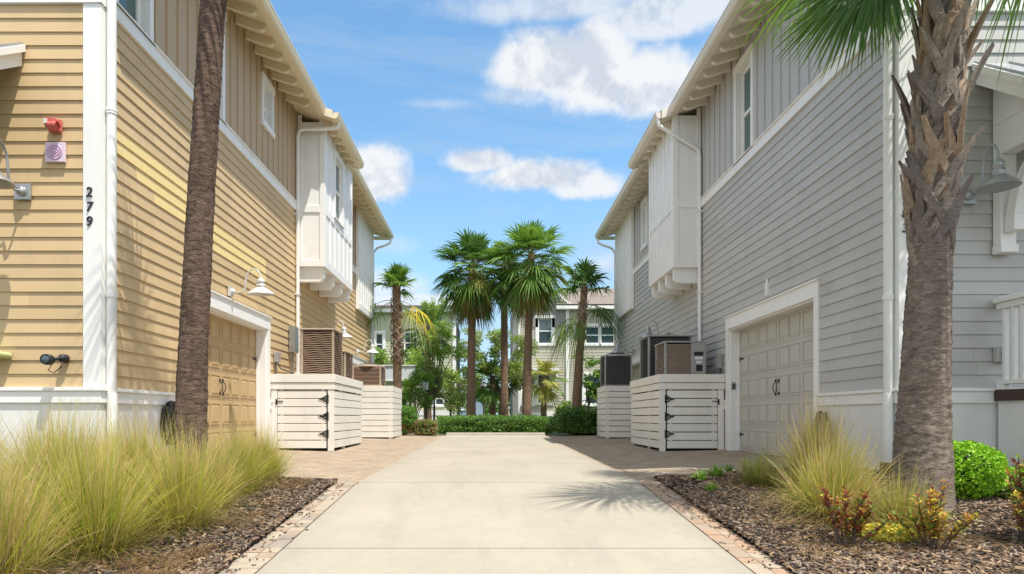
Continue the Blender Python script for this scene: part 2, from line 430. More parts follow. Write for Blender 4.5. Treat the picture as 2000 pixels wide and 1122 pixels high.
def chip(x,y,s=1):
    z=G(x,y)+.03+.02*mn.noise(Vector((x*1.3,y*1.3,1)))+R.uniform(-.005,.018)
    l=R.uniform(.010,.038)*s; w=R.uniform(.003,.009)*s; h=R.uniform(.002,.006)
    q=Matrix.Rotation(R.uniform(0,2*PI),3,'Z')@Matrix.Rotation(R.uniform(-.45,.45),3,'Y')@Matrix.Rotation(R.uniform(-.5,.5),3,'X')
    c=Vector((x,y,z))
    pat=mn.noise(Vector((x*.9,y*.9,7)))+(.25 if x<0 else 0)
    m=R.choices((0,1,2,3),(5,3,1.2,1.5) if pat>0 else (2,4,3,2))[0]
    mb.hexa([tuple(c+q@Vector(p)) for p in ((-l,-w,-h),(l,-w,-h),(l*.8,w,-h),(-l*.7,w,-h),(-l,-w,h),(l,-w,h),(l*.8,w,h),(-l*.7,w,h))],m)
for _ in range(17000):
    y=3.6+(7.1-3.6)*R.random()**1.0; x=-1.80-R.random()**1.3*2.2
    chip(x,y)
for _ in range(42000):
    x=1.995+R.random()*3.95; y=3.3+(rback(x)-3.35)*R.random()
    chip(x,y)
for _ in range(220):   # strays on the concrete edges
    s=R.choice((-1,1)); y=R.uniform(3.7,7)
    x=(DX0-.27+abs(R.gauss(0,.12))) if s<0 else (DX1+.27-abs(R.gauss(0,.12)))
    z=G(0,y)+.01; l=R.uniform(.005,.015); w=.004; a=R.uniform(0,6.28); ca,sa=math.cos(a),math.sin(a)
    mb.hexa([(x+ca*u-sa*v,y+sa*u+ca*v,z+t) for t in (-.004,.004) for u,v in ((-l,-w),(l,-w),(l,w),(-l,w))],R.choice((0,1,1,2)))
tag(mb.build('mulch_chips',CHIP,recalc=False),'loose shredded bark chips lying over the planting beds','mulch',kind='stuff')

# ------------------------------------------------------------------ houses
ZB0,ZT0,ZT1=-.6,.79,.965
ZBELT0,ZBELT1,ZEAVE=5.31,5.48,7.61
SL=.33
def grid_slab(mb,u0,u1,v0,v1,holes,n0,n1,m=0):
    us=sorted({u0,u1,*[h[0] for h in holes if u0<h[0]<u1],*[h[1] for h in holes if u0<h[1]<u1]})
    vs=sorted({v0,v1,*[h[2] for h in holes if v0<h[2]<v1],*[h[3] for h in holes if v0<h[3]<v1]})
    for a,b in zip(us[:-1],us[1:]):
        run=None
        for c,d in zip(vs[:-1],vs[1:]):
            mu,mv=(a+b)/2,(c+d)/2
            if any(h[0]<mu<h[1] and h[2]<mv<h[3] for h in holes):
                if run: mb.box(a,b,n0,n1,run[0],run[1],m); run=None
            else: run=(run[0],d) if run else (c,d)
        if run: mb.box(a,b,n0,n1,run[0],run[1],m)
def siding(mb,u0,u1,v0,v1,holes,expo=.155,colfn=None,seed=1):
    rr=random.Random(seed); k=0
    while True:
        va=v0+k*expo
        if va>=v1-.01: break
        vb=min(va+expo,v1)
        cuts={u0,u1}
        u=u0+rr.uniform(.6,3.4)
        while u<u1-.3: cuts.add(u); u+=rr.choice((3.66,2.4,3.66,1.9))
        joints=set(cuts)
        for h in holes:
            if h[2]<vb and h[3]>va:
                for e in (h[0],h[1]):
                    if u0<e<u1: cuts.add(e)
        if colfn:
            for e in colfn(None,(va+vb)/2):
                if u0<e<u1: cuts.add(e)
        cs=sorted(cuts); jit=rr.uniform(-.0015,.0015)
        for a,b in zip(cs[:-1],cs[1:]):
            mid=(a+b)/2; rngs=[(va,vb)]
            for h in holes:
                if h[0]<mid<h[1]:
                    nr=[]
                    for c,d in rngs:
                        if h[2]>c: nr.append((c,min(d,h[2])))
                        if h[3]<d: nr.append((max(c,h[3]),d))
                    rngs=[(c,d) for c,d in nr if d-c>.004]
            aa=a+(.0012 if a in joints else 0); bb=b-(.0012 if b in joints else 0)
            m=colfn(mid,(va+vb)/2) if colfn else 0
            for c,d in rngs:
                f=lambda v:.022-.016*(v-va)/expo+jit
                mb.hexa([(aa,0,c),(bb,0,c),(bb,f(c),c),(aa,f(c),c),(aa,0,d),(bb,0,d),(bb,f(d),d),(aa,f(d),d)],m)
        k+=1
def frame_window(parent,xf,u0,u1,v0,v1,cw=.09,recess=-.10,mull=True,glassm=None,sillh=.09,head=.14,casing=True):
    """hole u0..u1, v0..v1; casing round it, sash frame and panes inside"""
    mb=MB(xf)
    if casing:
        mb.box(u0-cw,u0,0,.04,v0,v1); mb.box(u1,u1+cw,0,.04,v0,v1)
        mb.box(u0-cw-.02,u1+cw+.02,0,.055,v1,v1+head); mb.box(u0-cw-.02,u1+cw+.02,0,.06,v0-sillh,v0)
    e=.012   # reveal liner
    mb.box(u0,u0+e,recess-.06,-.001,v0+e,v1-e); mb.box(u1-e,u1,recess-.06,-.001,v0+e,v1-e)
    mb.box(u0,u1,recess-.06,-.001,v1-e,v1); mb.box(u0,u1,recess-.06,-.001,v0,v0+e)
    w=mb.build('window',WHT,parent)
    s=MB(xf); a,b,c,d=u0+e,u1-e,v0+e,v1-e; t=.045; r0,r1=recess-.03,recess+.015
    s.box(a,a+t,r0,r1,c,d); s.box(b-t,b,r0,r1,c,d); s.box(a+t,b-t,r0,r1,c,c+t); s.box(a+t,b-t,r0,r1,d-t,d)
    vm=(c+d)/2
    if mull: s.box(a+t,b-t,r0,r1+.01,vm-.03,vm+.03)
    s.build('sash',WHT,w)
    g=MB(xf)
    if mull:
        g.box(a+t-.005,b-t+.005,recess-.02,recess-.012,c+t-.005,vm-.025); g.box(a+t-.005,b-t+.005,recess-.02,recess-.008,vm+.025,d-t+.005)
    else: g.box(a+t-.005,b-t+.005,recess-.02,recess-.012,c+t-.005,d-t+.005)
    g.build('pane',glassm or GLS,w)
    return w
def garage(parent,xf,u0,u1,v0,v1,mat,flip):
    d=MB(xf); n0=-.20
    d.box(u0,u1,n0-.05,n0,v0,v1)
    rows=5; rh=(v1-v0)/rows; pairs=4; pw=(u1-u0)/pairs
    for r in range(rows):
        z0=v0+r*rh
        d.box(u0,u1,n0,n0+.006,z0+.004,z0+rh-.004)
        for p in range(pairs):
            for h in range(2):
                a=u0+p*pw+.045+h*(pw-.07)/2; b=a+(pw-.07)/2-.025; c=z0+.06; e=z0+rh-.06
                # raised panel: rim then plateau
                w=.016; n1=n0+.0062; 
                for (x0,x1,y0,y1) in ((a,b,c,c+w),(a,b,e-w,e),(a,a+w,c+w,e-w),(b-w,b,c+w,e-w)):
                    d.box(x0,x1,n1,n1+.012,y0,y1)
                q=.034
                d.hexa([(a+q,n1,c+q),(b-q,n1,c+q),(b-q,n1,e-q),(a+q,n1,e-q),(a+q+.02,n1+.012,c+q+.02),(b-q-.02,n1+.012,c+q+.02),(b-q-.02,n1+.012,e-q-.02),(a+q+.02,n1+.012,e-q-.02)])
    door=d.build('garage_door',mat,parent)
    um=(u0+u1)/2; zc=v0+2.45*rh
    for sg in (-1,1):
        h=MB(xf); uu=um+sg*.055
        h.tube([(uu,n0+.02,zc-.10),(uu+sg*.004,n0+.055,zc-.06),(uu+sg*.012,n0+.065,zc),(uu+sg*.004,n0+.055,zc+.06),(uu,n0+.02,zc+.10)],.008,6)
        h.box(uu-.02,uu+.02,n0+.015,n0+.026,zc-.14,zc-.09); h.box(uu-.02,uu+.02,n0+.015,n0+.026,zc+.09,zc+.14)
        h.build('handle',BLK,door)
    for zz in (v0+.9*rh-.1, v0+3.75*rh):
        for uu,dr in ((u0+.02,1),(u1-.02,-1)):
            h=MB(xf)
            h.hexa([(uu,n0+.018,zz-.025),(uu+dr*.20,n0+.018,zz-.012),(uu+dr*.20,n0+.026,zz-.012),(uu,n0+.026,zz-.025),(uu,n0+.018,zz+.025),(uu+dr*.20,n0+.018,zz+.012),(uu+dr*.20,n0+.026,zz+.012),(uu,n0+.026,zz+.025)])
            h.box(min(uu,uu+dr*.03),max(uu,uu+dr*.03),n0+.019,n0+.03,zz-.05,zz+.05)
            h.build('hinge',BLK,door)
    c=MB(xf)
    c.box(u0-.13,u0,0,.04,v0-.1,v1); c.box(u1,u1+.13,0,.04,v0-.1,v1); c.box(u0-.13,u1+.13,0,.045,v1,v1+.23)
    c.box(u0-.15,u1+.15,0,.07,v1+.23,v1+.255)
    c.box(u0-.0,u0+.03,-.26,-.001,v0-.1,v1-.03); c.box(u1-.03,u1,-.26,-.001,v0-.1,v1-.03); c.box(u0,u1,-.26,-.001,v1-.03,v1)
    c.box(u0+.031,u0+.045,n0+.02,n0+.06,v0,v1-.031); c.box(u1-.045,u1-.031,n0+.02,n0+.06,v0,v1-.031)
    c.build('garage_casing',WHT,parent)

def house(s,Xw,Yf,name_label,sid,bat,eave,gd,nums):
    root=thing('townhouse',name_label,'house',(s*(Xw+4),Yf,0))
    S=lambda u,n,v:(s*(Xw-n),u,v)         # side wall facing the court
    F=lambda u,n,v:(s*u,Yf-n,v)           # street front
    Y1=22.5; W8=Xw+8
    left=s<0
    g1=(8.80,11.95,-.6,2.37); g2=(18.2,21.4,-.6,2.37)
    gz1=G(s*4.5,10.3)+.0; gz2=G(s*4.5,19.8)
    wins=[(7.15,7.80,5.50,7.2),(9.28,9.93,5.50,7.2),(11.76,12.20,6.40,7.17)] if left else [(10.93,11.58,5.50,7.21)]
    wins2=[(18.25,18.75,5.9,7.15)]
    walls=[]
    # structural shell with openings
    mb=MB(S); grid_slab(mb,Yf+.002,Y1,ZB0,ZEAVE-.02,[g1,g2]+wins+wins2,-.26,-.002); 
    mb.box(Yf+.5,Y1-.3,-3.5,-3.4,ZB0,ZEAVE-.1)
    shell=mb.build('wall',STUC,root)
    mb=MB(F); mb.box(Xw+.27,W8,-.26,-.002,ZB0,ZEAVE-.02); mb.box(Xw,Xw+.262,-.26,-.0021,ZB0,ZEAVE-.02); mb.build('wall',STUC,root)
    # interior behind windows: dark room floor/ceiling is closed by shell
    mb=MB(); mb.box(min(s*W8,s*(W8-.2)),max(s*W8,s*(W8-.2)),Yf,Y1,ZB0,ZEAVE-.02); mb.box(min(s*(Xw+.27),s*(W8-.2)),max(s*(Xw+.27),s*(W8-.2)),Y1-.26,Y1,ZB0,ZEAVE-.02)
    mb.build('wall',sid,root)
    # clapboards
    def yc(u,v):
        if u is None: return (7.55,7.95,8.75,9.3,10.3,11.9)
        zr=v-CZ
        if 3.14<zr<3.36 and 7.1<u<9.3: return 1
        if 2.98<zr<3.2 and 7.55<u<10.3: return 1
        if 2.83<zr<3.05 and 7.95<u<11.9: return 1
        if 2.66<zr<2.90 and 8.75<u<11.9: return 1
        return 0
    gh=lambda g:(g[0]-.11,g[1]+.11,g[2],g[3]+.21)
    mb=MB(S); bay_y0,bay_y1=(13.85,16.6) if left else (13.54,15.6)
    siding(mb,Yf+.12,Y1-.1,ZT1,ZBELT0,[gh(g1),gh(g2)],colfn=yc if left else None,seed=3 if left else 8)
    mb.build('siding',[sid,YEL],root,recalc=False)
    mb=MB(F); siding(mb,Xw+.175,W8,ZT1,ZBELT0,[],seed=5 if left else 6); siding(mb,Xw+.175,W8,ZBELT1+.01,ZEAVE+.9,[],seed=11) if not left else None
    if left: siding(mb,Xw+.175,W8,ZBELT1+.01,ZEAVE-.05,[],seed=12)
    mb.build('siding',sid,root,recalc=False)
    # board and batten storey
    mb=MB(S); wh=[(w[0]-.08,w[1]+.08,w[2]-.08,w[3]+.12) for w in wins+wins2]
    grid_slab(mb,Yf+.12,Y1-.1,ZBELT1,ZEAVE,wh,0,.006)
    u=Yf+.25
    while u<Y1-.2:
        rng=[(ZBELT1,ZEAVE)]
        for h in wh:
            if h[0]-.03<u<h[1]+.03: rng=[(ZBELT1,max(ZBELT1,h[2])),(h[3],ZEAVE)]
        for c,d in rng:
            if d-c>.05: mb.box(u-.022,u+.022,.006,.028,c,d)
        u+=.29
    mb.build('batten_siding',bat,root)
    mb=MB(S); mb.box(Yf-.04,Y1,.0,.045,ZBELT0,ZBELT1); mb.box(Yf-.04,Y1,.0,.07,ZBELT1,ZBELT1+.02)
    mb.xf=F; mb.box(Xw-.0405,W8,.0,.045,ZBELT0,ZBELT1-.001)
    mb.build('belt_board',WHT,root)
    mb=MB(S); mb.box(Yf-.03,Yf+.12,.0,.032,ZT1,ZBELT0); mb.box(Yf-.03,Yf+.12,.0,.032,ZBELT1+.021,ZEAVE)
    mb.box(Y1-.12,Y1,0,.032,ZT1,ZBELT0); mb.xf=F; mb.box(Xw-.0,Xw+.17,0,.03,ZT1,ZBELT0); mb.box(Xw,Xw+.17,0,.03,ZBELT1+.021,ZEAVE)
    split_build(mb,'corner_board',WHT,root)
    # stucco base and trim
    mb=MB(S); 
    for a,b in ((Yf-.025,g1[0]-.131),(g1[1]+.131,g2[0]-.131),(g2[1]+.131,Y1)): mb.box(a,b,0,.025,ZB0,ZT0)
    mb.xf=F; mb.box(Xw-.0,W8,0,.024,ZB0,ZT0); split_build(mb,'base_wall',STUC,root)
    mb=MB(S)
    for a,b in ((Yf-.05,g1[0]-.131),(g1[1]+.131,g2[0]-.131),(g2[1]+.131,Y1)): mb.box(a,b,0,.05,ZT0,ZT1-.04); mb.box(a-.02 if a<7.5 else a,b,0,.075,ZT1-.04,ZT1)
    mb.xf=F; mb.box(Xw-.0,W8,0,.05,ZT0,ZT1-.0401); mb.box(Xw,W8,0,.07,ZT1-.0401,ZT1-.0002); split_build(mb,'base_trim',WHT,root,bevel=.004)
    garage(root,S,*g1[:2],gz1,2.37,gd,left); garage(root,S,*g2[:2],gz2,2.37,gd,left)
    for w in wins+wins2:
        frame_window(root,S,*w,cw=.09 if w[3]-w[2]>1.3 else .08,sillh=.02 if w[3]-w[2]>1.3 else .11)
    # bay
    P=.63; B=lambda u,n,v:(s*(Xw-n),u,v); zb0=3.98 if not left else 4.08
    bw=[(14.75,15.45,5.5,7.0)] if left else []
    mb=MB(B)
    mb.box(bay_y0,bay_y1,.03,P-.09,zb0,ZEAVE-.22)            # core
    grid_slab(mb,bay_y0,bay_y1,zb0+.001,ZEAVE-.06,bw,P-.09,P)
    bay=mb.build('bay',WHT,root)
    mb=MB(B); e0,e1=bay_y0,bay_y1
    T=.022
    def tr(a,b,c,d): mb.box(a,b,P,P+T,c,d)
    tr(e0,e0+.11,zb0+.18,7.3); tr(e1-.11,e1,zb0+.18,7.3); tr(e0-.0,e1,zb0-.0,zb0+.18)
    tr(e0+.11,e1-.11,5.30,5.46)
    n=6
    for k in range(1,n):
        u=e0+.055+(e1-e0-.11)*k/n
        tr(u-.022,u+.022,zb0+.18,5.30)
        if not any(w[0]-.12<u<w[1]+.12 for w in bw): tr(u-.022,u+.022,5.46,7.3)
    # street-facing cheek
    def ch(a,b,c,d): mb.box(e0-T,e0,a,b,c,d)
    ch(.03,.12,zb0+.14,7.55); ch(P-.10,P+T,zb0+.14,7.45); ch(.03,P+T,zb0,zb0+.14); ch(.12,P-.10,5.32,5.48)
    mb.box(e1,e1+T,.03,P,zb0,7.4)
    mb.build('bay_trim',WHT,bay,bevel=.003)
    for w in bw: frame_window(bay,lambda u,n,v:(s*(Xw-n-P-.001),u,v),*w,recess=-.05,sillh=.03,cw=.1,head=.12)
    for k in range(4):   # corbels under the bay
        u=e0+.06+k*(e1-e0-.3)/3; pr=[]
        L=P-.03; D=.33
        for a in range(7):
            t=a/6*PI/2; pr.append((u,L-.13+.13*math.sin(t),zb0-D+.13*(1-math.cos(t))+ .0))
        pts=[(u,.03,zb0-.001),(u,.03,zb0-D)]+pr+[(u,L,zb0-.001)]
        m2=MB(B); m2.prism(pts,(.14,0,0)); m2.build('corbel',WHT,bay)
    # shallow white panel at the far end
    mb=MB(B); a,b=19.8,22.3; mb.box(a,b,.03,.12,4.18,ZEAVE-.05)
    mb.box(a,b,.12,.15,4.18,4.38)
    for k in range(8):
        u=a+.05+(b-a-.1)*k/7; mb.box(u-.03,u+.03,.12,.142,4.381,7.5)
    mb.build('panel_wall',WHT,root)
    # roof
    zr=lambda p:ZEAVE-SL*p
    y0r,y1r=Yf-.39,Y1+.42
    mb=MB(S)
    def roofseg(a,b,p0):
        t=.16
        mb.hexa([(a,p0,zr(p0)+.03),(b,p0,zr(p0)+.03),(b,-4.2,zr(-4.2)+.03),(a,-4.2,zr(-4.2)+.03),(a,p0,zr(p0)+t),(b,p0,zr(p0)+t),(b,-4.2,zr(-4.2)+t),(a,-4.2,zr(-4.2)+t)])
    roofseg(y0r,13.45,.66); roofseg(13.4501,16.2,.94); roofseg(16.2001,y1r,.66)
    p1=-8.6
    mb.hexa([(y0r,-4.2001,zr(-4.2)+.03),(y1r,-4.2001,zr(-4.2)+.03),(y1r,p1,zr(.2)),(y0r,p1,zr(.2)),(y0r,-4.2001,zr(-4.2)+.16),(y1r,-4.2001,zr(-4.2)+.16),(y1r,p1,zr(.2)+.13),(y0r,p1,zr(.2)+.13)])
    roof=mb.build('roof',ROOFM,root)
    # soffit, fascia, rake ends
    mb=MB(S)
    def soff(a,b,p0):
        t=.028
        mb.hexa([(a,p0-.03,zr(p0-.03)),(b,p0-.03,zr(p0-.03)),(b,-.0,zr(0)),(a,-.0,zr(0)),(a,p0-.03,zr(p0-.03)+t),(b,p0-.03,zr(p0-.03)+t),(b,-.0,zr(0)+t),(a,-.0,zr(0)+t)])
        mb.box(a,b,p0-.03,p0,zr(p0)-.03,zr(p0)+.13)
    soff(y0r,13.45,.65); soff(13.4501,16.2,.93); soff(16.2001,y1r,.65)
    for (yy,p0) in ((y0r-.025,.65),(y1r,.65)):
        mb.hexa([(yy,p0,zr(p0)-.03),(yy+.025,p0,zr(p0)-.03),(yy+.025,-4.2,zr(-4.2)-.05),(yy,-4.2,zr(-4.2)-.05),(yy,p0,zr(p0)+.18),(yy+.025,p0,zr(p0)+.18),(yy+.025,-4.2,zr(-4.2)+.18),(yy,-4.2,zr(-4.2)+.18)])
    for (yy) in (13.425,16.2005):
        mb.hexa([(yy,.93,zr(.93)-.03),(yy+.024,.93,zr(.93)-.03),(yy+.024,.651,zr(.651)-.03),(yy,.651,zr(.651)-.03),(yy,.93,zr(.93)+.15),(yy+.024,.93,zr(.93)+.15),(yy+.024,.651,zr(.651)+.15),(yy,.651,zr(.651)+.15)])
    mb.box(y1r-.4,y1r-.002,.03,.64,zr(.65)-.05,zr(.65)-.03)
    split_build(mb,'soffit',eave,roof)
    # gable triangle front
    mb=MB(F); mb.add([(Xw,-.1,ZEAVE-.03),(W8,-.1,ZEAVE-.03),(Xw+4.2,-.1,ZEAVE+1.35),(Xw,-.05,ZEAVE-.03),(W8,-.05,ZEAVE-.03),(Xw+4.2,-.05,ZEAVE+1.35)],[(0,1,2),(3,4,5),(0,1,4,3),(1,2,5,4),(2,0,3,5)]); mb.build('gable',sid,root)
    # gutters
    def gut(a,b,p):
        m=MB(S); z=zr(p)-.02; m.prism([(a,p+.001,z),(a,p+.07,z),(a,p+.095,z+.02),(a,p+.12,z+.07),(a,p+.12,z+.125),(a,p+.001,z+.125)],(b-a,0,0))
        m.prism([(a,p+.1,z+.126),(a,p+.132,z+.126),(a,p+.132,z+.142),(a,p+.1,z+.142)],(b-a,0,0))
        m.build('gutter',eave,roof)
    gut(y0r,13.44,.65); gut(13.451,16.19,.93); gut(16.21,y1r,.65)
    # rafter tails
    def tails(a,b,p0):
        u=a
        while u<b:
            L=p0-.10; D=.15; pts=[(u,.03,zr(.03)-.001),(u,.03,zr(.03)-D)]
            for k in range(7):
                t=k/6*PI/2; p=L-.14+.14*math.sin(t); pts.append((u,p,zr(p)-D+(D-.02)*(1-math.cos(t))))
            pts.append((u,L,zr(L)-.001))
            m=MB(S); m.prism(pts,(.075,0,0)); m.build('rafter_tail',eave,roof); u+=.42
    tails(Yf-.2,13.3,.65)
    # bay eave tails start beyond the bay face
    u=13.75
    while u<16.1:
        m=MB(S); pts=[(u,P+.025,zr(P+.025)-.001),(u,P+.025,zr(P+.025)-.13)]
        for k in range(6):
            t=k/5*PI/2; p=.72+.12*math.sin(t); pts.append((u,p,zr(p)-.13+.11*(1-math.cos(t))))
        pts.append((u,.84,zr(.84)-.001)); m.prism(pts,(.075,0,0)); m.build('rafter_tail',eave,roof); u+=.42
    tails(16.4,22.4,.65)
    # downspouts
    yk=(13.5 if not left else 13.72)
    zk=6.6 if not left else 7.12
    m=MB(S); m.tube([(yk,1.0,7.36),(yk,.98,7.22 if left else 7.16),(yk-.02,.90,7.17 if left else 7.08),(yk-.03,.17,zk+.03),(yk-.03,.10,zk-.02),(yk-.03,.075,zk-.12),(yk-.03,.075,.0)],.042,8,sq=(1,.85))
    for z in (1.6,3.4,5.2): m.box(yk-.08,yk+.02,0.006,.125,z,z+.03)
    m.build('downspout',WHT,root)
    m=MB(S); m.tube([(22.75,.70,7.38),(22.75,.68,7.2),(22.7,.55,7.1),(22.62,.2,6.95),(22.6,.06,6.75),(22.6,.06,.1)],.042,8); m.build('downspout',WHT,root)
    yc_=Yf+.07
    m=MB(S); m.tube([(yc_-.05,.70,7.38),(yc_-.05,.6,7.2),(yc_,.12,6.9),(yc_,.09,6.7),(yc_,.09,.85)],.052,10)
    for z in (4.1,2.0): m.tube([(yc_,.09,z),(yc_,.09,z+.06)],.059,10)
    m.tube([(yc_,.09,4.13),(yc_,.09,4.16)],.064,10)
    if left: m.tube([(yc_,.095,.9),(yc_,.10,.7),(yc_-.02,.11,.3),(yc_-.22,.16,-.05),(yc_-.3,.18,-.2)],.056,10)
    else: m.tube([(yc_,.095,.9),(yc_,.10,.1)],.054,10)
    m.build('downspout',WHT,root)
    if not left:
        m=MB(S); m.tube([(yc_,.10,.1),(yc_,.10,-.35)],.075,10); m.build('drain_boot',M('mossy_pipe',(.13,.10,.03),.9,.4,12,60,.004),root)
    # house number
    for i,chx in enumerate(nums):
        cu=bpy.data.curves.new('house_number','FONT'); cu.body=chx; cu.size=.155; cu.extrude=.006; cu.offset=.001; cu.shear=.12; cu.align_x='CENTER'
        to=bpy.data.objects.new('t',cu); COL.objects.link(to); bpy.context.view_layer.update()
        me=bpy.data.meshes.new_from_object(to.evaluated_get(bpy.context.evaluated_depsgraph_get())); bpy.data.objects.remove(to)
        me.materials.clear(); me.materials.append(NUM); me.name='house_number'
        o=bpy.data.objects.new('house_number',me); COL.objects.link(o)
        off=OFF[root.name]; X=-(Xw+.10)
        if not left: X=Xw+.035
        o.parent=root; o.location=(X-off[0],Yf-.038-off[1],(3.12-.165*i)-off[2]); o.rotation_euler=(PI/2,0,0)
        if not left: o.location.z-=.03
    return root,S,F
HL,SL_,FL_=house(-1,4.43,6.86,'tan clapboard townhouse numbered 279 with a yellow repaint patch, left of the driveway',TAN,TAN2,CREAM,GDTAN,'279')
HR_,SR_,FR_=house(1,4.75,7.0,'grey clapboard townhouse numbered 283 with a grey garage door, right of the driveway',GREY,GREY2,CREAM2,GDGRY,'283')
# front awnings
def awning(root,F,u0,ztop,slope,depth,infill,u1=8.6):
    m=MB(F); n1=depth
    z=lambda n:ztop-slope*n
    m.hexa([(u0,0.0,z(0)-.05),(u1,0.0,z(0)-.05),(u1,n1,z(n1)-.05),(u0,n1,z(n1)-.05),(u0,0.0,z(0)),(u1,0.0,z(0)),(u1,n1,z(n1)),(u0,n1,z(n1))])
    u=u0+.02
    while u<u1:
        m.hexa([(u,0.0,z(0)),(u+.02,0.0,z(0)),(u+.02,n1,z(n1)),(u,n1,z(n1)),(u,0.0,z(0)+.03),(u+.02,0.0,z(0)+.03),(u+.02,n1,z(n1)+.03),(u,n1,z(n1)+.03)]); u+=.4
    aw=m.build('awning',METR,root)
    m=MB(F); a,b=u0+.02,u0+.06
    m.hexa([(a,.03,z(0)-.26),(b,.03,z(0)-.26),(b,n1-.02,z(n1)-.24),(a,n1-.02,z(n1)-.24),(a,.03,z(0)-.051),(b,.03,z(0)-.051),(b,n1-.02,z(n1)-.051),(a,n1-.02,z(n1)-.051)])
    m.hexa([(a-.04,.03,z(0)-.10),(a-.001,.03,z(0)-.10),(a-.001,n1,z(n1)-.10),(a-.04,n1,z(n1)-.10),(a-.04,.03,z(0)-.02),(a-.001,.03,z(0)-.02),(a-.001,n1,z(n1)-.02),(a-.04,n1,z(n1)-.02)])
    m.box(u0+.061,u1,n1-.06,n1-.02,z(n1)-.24,z(n1)-.052)
    m.build('rake_board',WHT,aw)
    return aw
awL=awning(HL,FL_,5.27,4.86,.70,1.1,False)
awR=awning(HR_,FR_,5.58,4.73,.77,1.25,True)
m=MB(FR_)
a,b=5.80,5.98; zb=3.75
m.hexa([(a,.03,zb),(a+.05,.03,zb),(a+.05,1.1,zb),(a,1.1,zb),(a,.03,4.46),(a+.05,.03,4.46),(a+.05,1.1,3.76),(a,1.1,3.76)])
m.box(a,b,.03,1.15,zb-.13,zb-.001)
m.box(a,b,.03,.14,2.59,zb-.131); m.box(a-.01,b+.01,.03,.16,2.50,2.589)
br=[]
for k in range(9):
    t=k/8*PI/2; br.append((.15+.62*(1-math.cos(t)),2.72+.89*math.sin(t)))
o2=[(n+.13*(1-k/8*.4),z-.0) for k,(n,z) in enumerate(br)]
for k in range(8):
    (n0,z0),(n1,z1)=br[k],br[k+1]; (p0,q0),(p1,q1)=o2[k],o2[k+1]
    m.hexa([(a+.03,n0,z0),(b-.03,n0,z0),(b-.03,p0,q0),(a+.03,p0,q0),(a+.03,n1,z1),(b-.03,n1,z1),(b-.03,p1,q1),(a+.03,p1,q1)])
m.box(a-.012,a-.001,.05,1.0,zb+.22,zb+.25)
m.build('awning_bracket',WHT,awR,bevel=.004)
m=MB(FR_); m.box(6.35,6.50,.03,.06,ZT1,zb-.14); m.build('door_casing',WHT,HR_)
# porch of the right house: deck, stucco plinth and railing along its court side
pr=thing('porch','raised white porch with dark deck edge and white baluster railing beside the grey house','porch',(7.4,6.2,0))
m=MB(); m.box(5.83,9,5.0,6.93,-.6,.815); m.build('plinth',STUC,pr)
m=MB(); m.box(5.79,9.05,4.95,6.94,.816,.94); m.build('deck',DECK,pr)
m=MB(); m.box(5.76,5.94,4.92,6.925,1.93,1.99); m.box(5.80,5.88,4.95,6.925,1.86,1.93); m.box(5.80,5.88,4.95,6.925,1.0,1.05); m.box(5.80,5.9,6.83,6.925,.941,1.0)
m.build('rail',WHT,pr,bevel=.005)
y=6.86
while y>5.1:
    m=MB(); m.box(5.815,5.865,y-.04,y,1.051,1.859); m.build('baluster',WHT,pr); y-=.115
m=MB(); m.box(5.78,5.90,4.93,5.05,.941,2.05); m.box(5.77,5.91,4.92,5.06,2.051,2.08); m.build('newel_post',WHT,pr)

# gooseneck barn lamps ------------------------------------------------
def lamp_proto():
    t=thing('wall_lamp','','lamp')
    m=MB(); m.box(-.09,.09,-.035,0,-.09,.09); m.build('mount_block',GALV,t,bevel=.004)
    m=MB(); m.lathe((0,-.035,0),[(.001,-.05),(.03,-.048),(.05,-.03),(.055,0)],14,ax='y'); m.build('canopy',GALV,t)
    m=MB(); P_=[(0,-.06,0),(0,-.13,-.02),(0,-.19,-.01),(0,-.22,.06),(0,-.23,.2),(0,-.245,.32),(0,-.29,.41),(0,-.34,.44),(0,-.39,.42),(0,-.43,.34),(0,-.44,.24)]
    m.tube(P_,.013,8); m.build('arm',GALV,t)
    m=MB(); m.lathe((0,-.44,-.05),[(.022,.31),(.03,.29),(.055,.27),(.06,.21),(.052,.205),(.052,.19),(.062,.185),(.066,.14),(.055,.13),(.075,.115),(.12,.075),(.175,.03),(.195,.0),(.199,-.006),(.19,-.004),(.11,.055),(.05,.09),(.001,.095)],24); m.build('shade',GALV,t)
    return t
lp=lamp_proto()
lamps=[(( -5.27,6.86-.026,2.56+CZ-.02),0,'gooseneck barn lamp on the tan front wall below the red alarm'),
((5.50,7.0-.026,2.56+CZ-.02),0,'weathered gooseneck barn lamp on the grey front wall beside the booted palm'),
((-4.43+.03,10.2,2.75),PI/2,'white gooseneck lamp above the nearer tan garage door'),
((-4.43+.03,16.0,2.79),PI/2,'gooseneck lamp on the tan wall under the bay, behind the tall brown condenser'),
((-4.43+.03,19.9,2.79),PI/2,'gooseneck lamp above the farther tan garage door'),
((4.75-.03,16.0,2.79),-PI/2,'gooseneck lamp on the grey wall just behind the dark louvered condenser'),
((4.75-.03,19.9,2.79),-PI/2,'gooseneck lamp above the farther grey garage, over the round-topped condenser')]
for i,(l,rz,lab) in enumerate(lamps):
    o=lp if i==0 else dup(lp,l,rz)
    o.location=l; o.rotation_euler=(0,0,rz); tag(o,lab,'lamp','gooseneck lamps on the house walls')
    if abs(rz)>0: o.scale=(.78,1.2,.88)
    if 2<=i<=4:
        for c_ in COL.objects:
            if c_.parent==o:
                if i==2: LMESH=globals().setdefault('LMESH',{}); LMESH[c_.name.split('.')[0]]=c_.data=c_.data.copy(); c_.data.materials[0]=LAMPW
                else: c_.data=LMESH[c_.name.split('.')[0]]
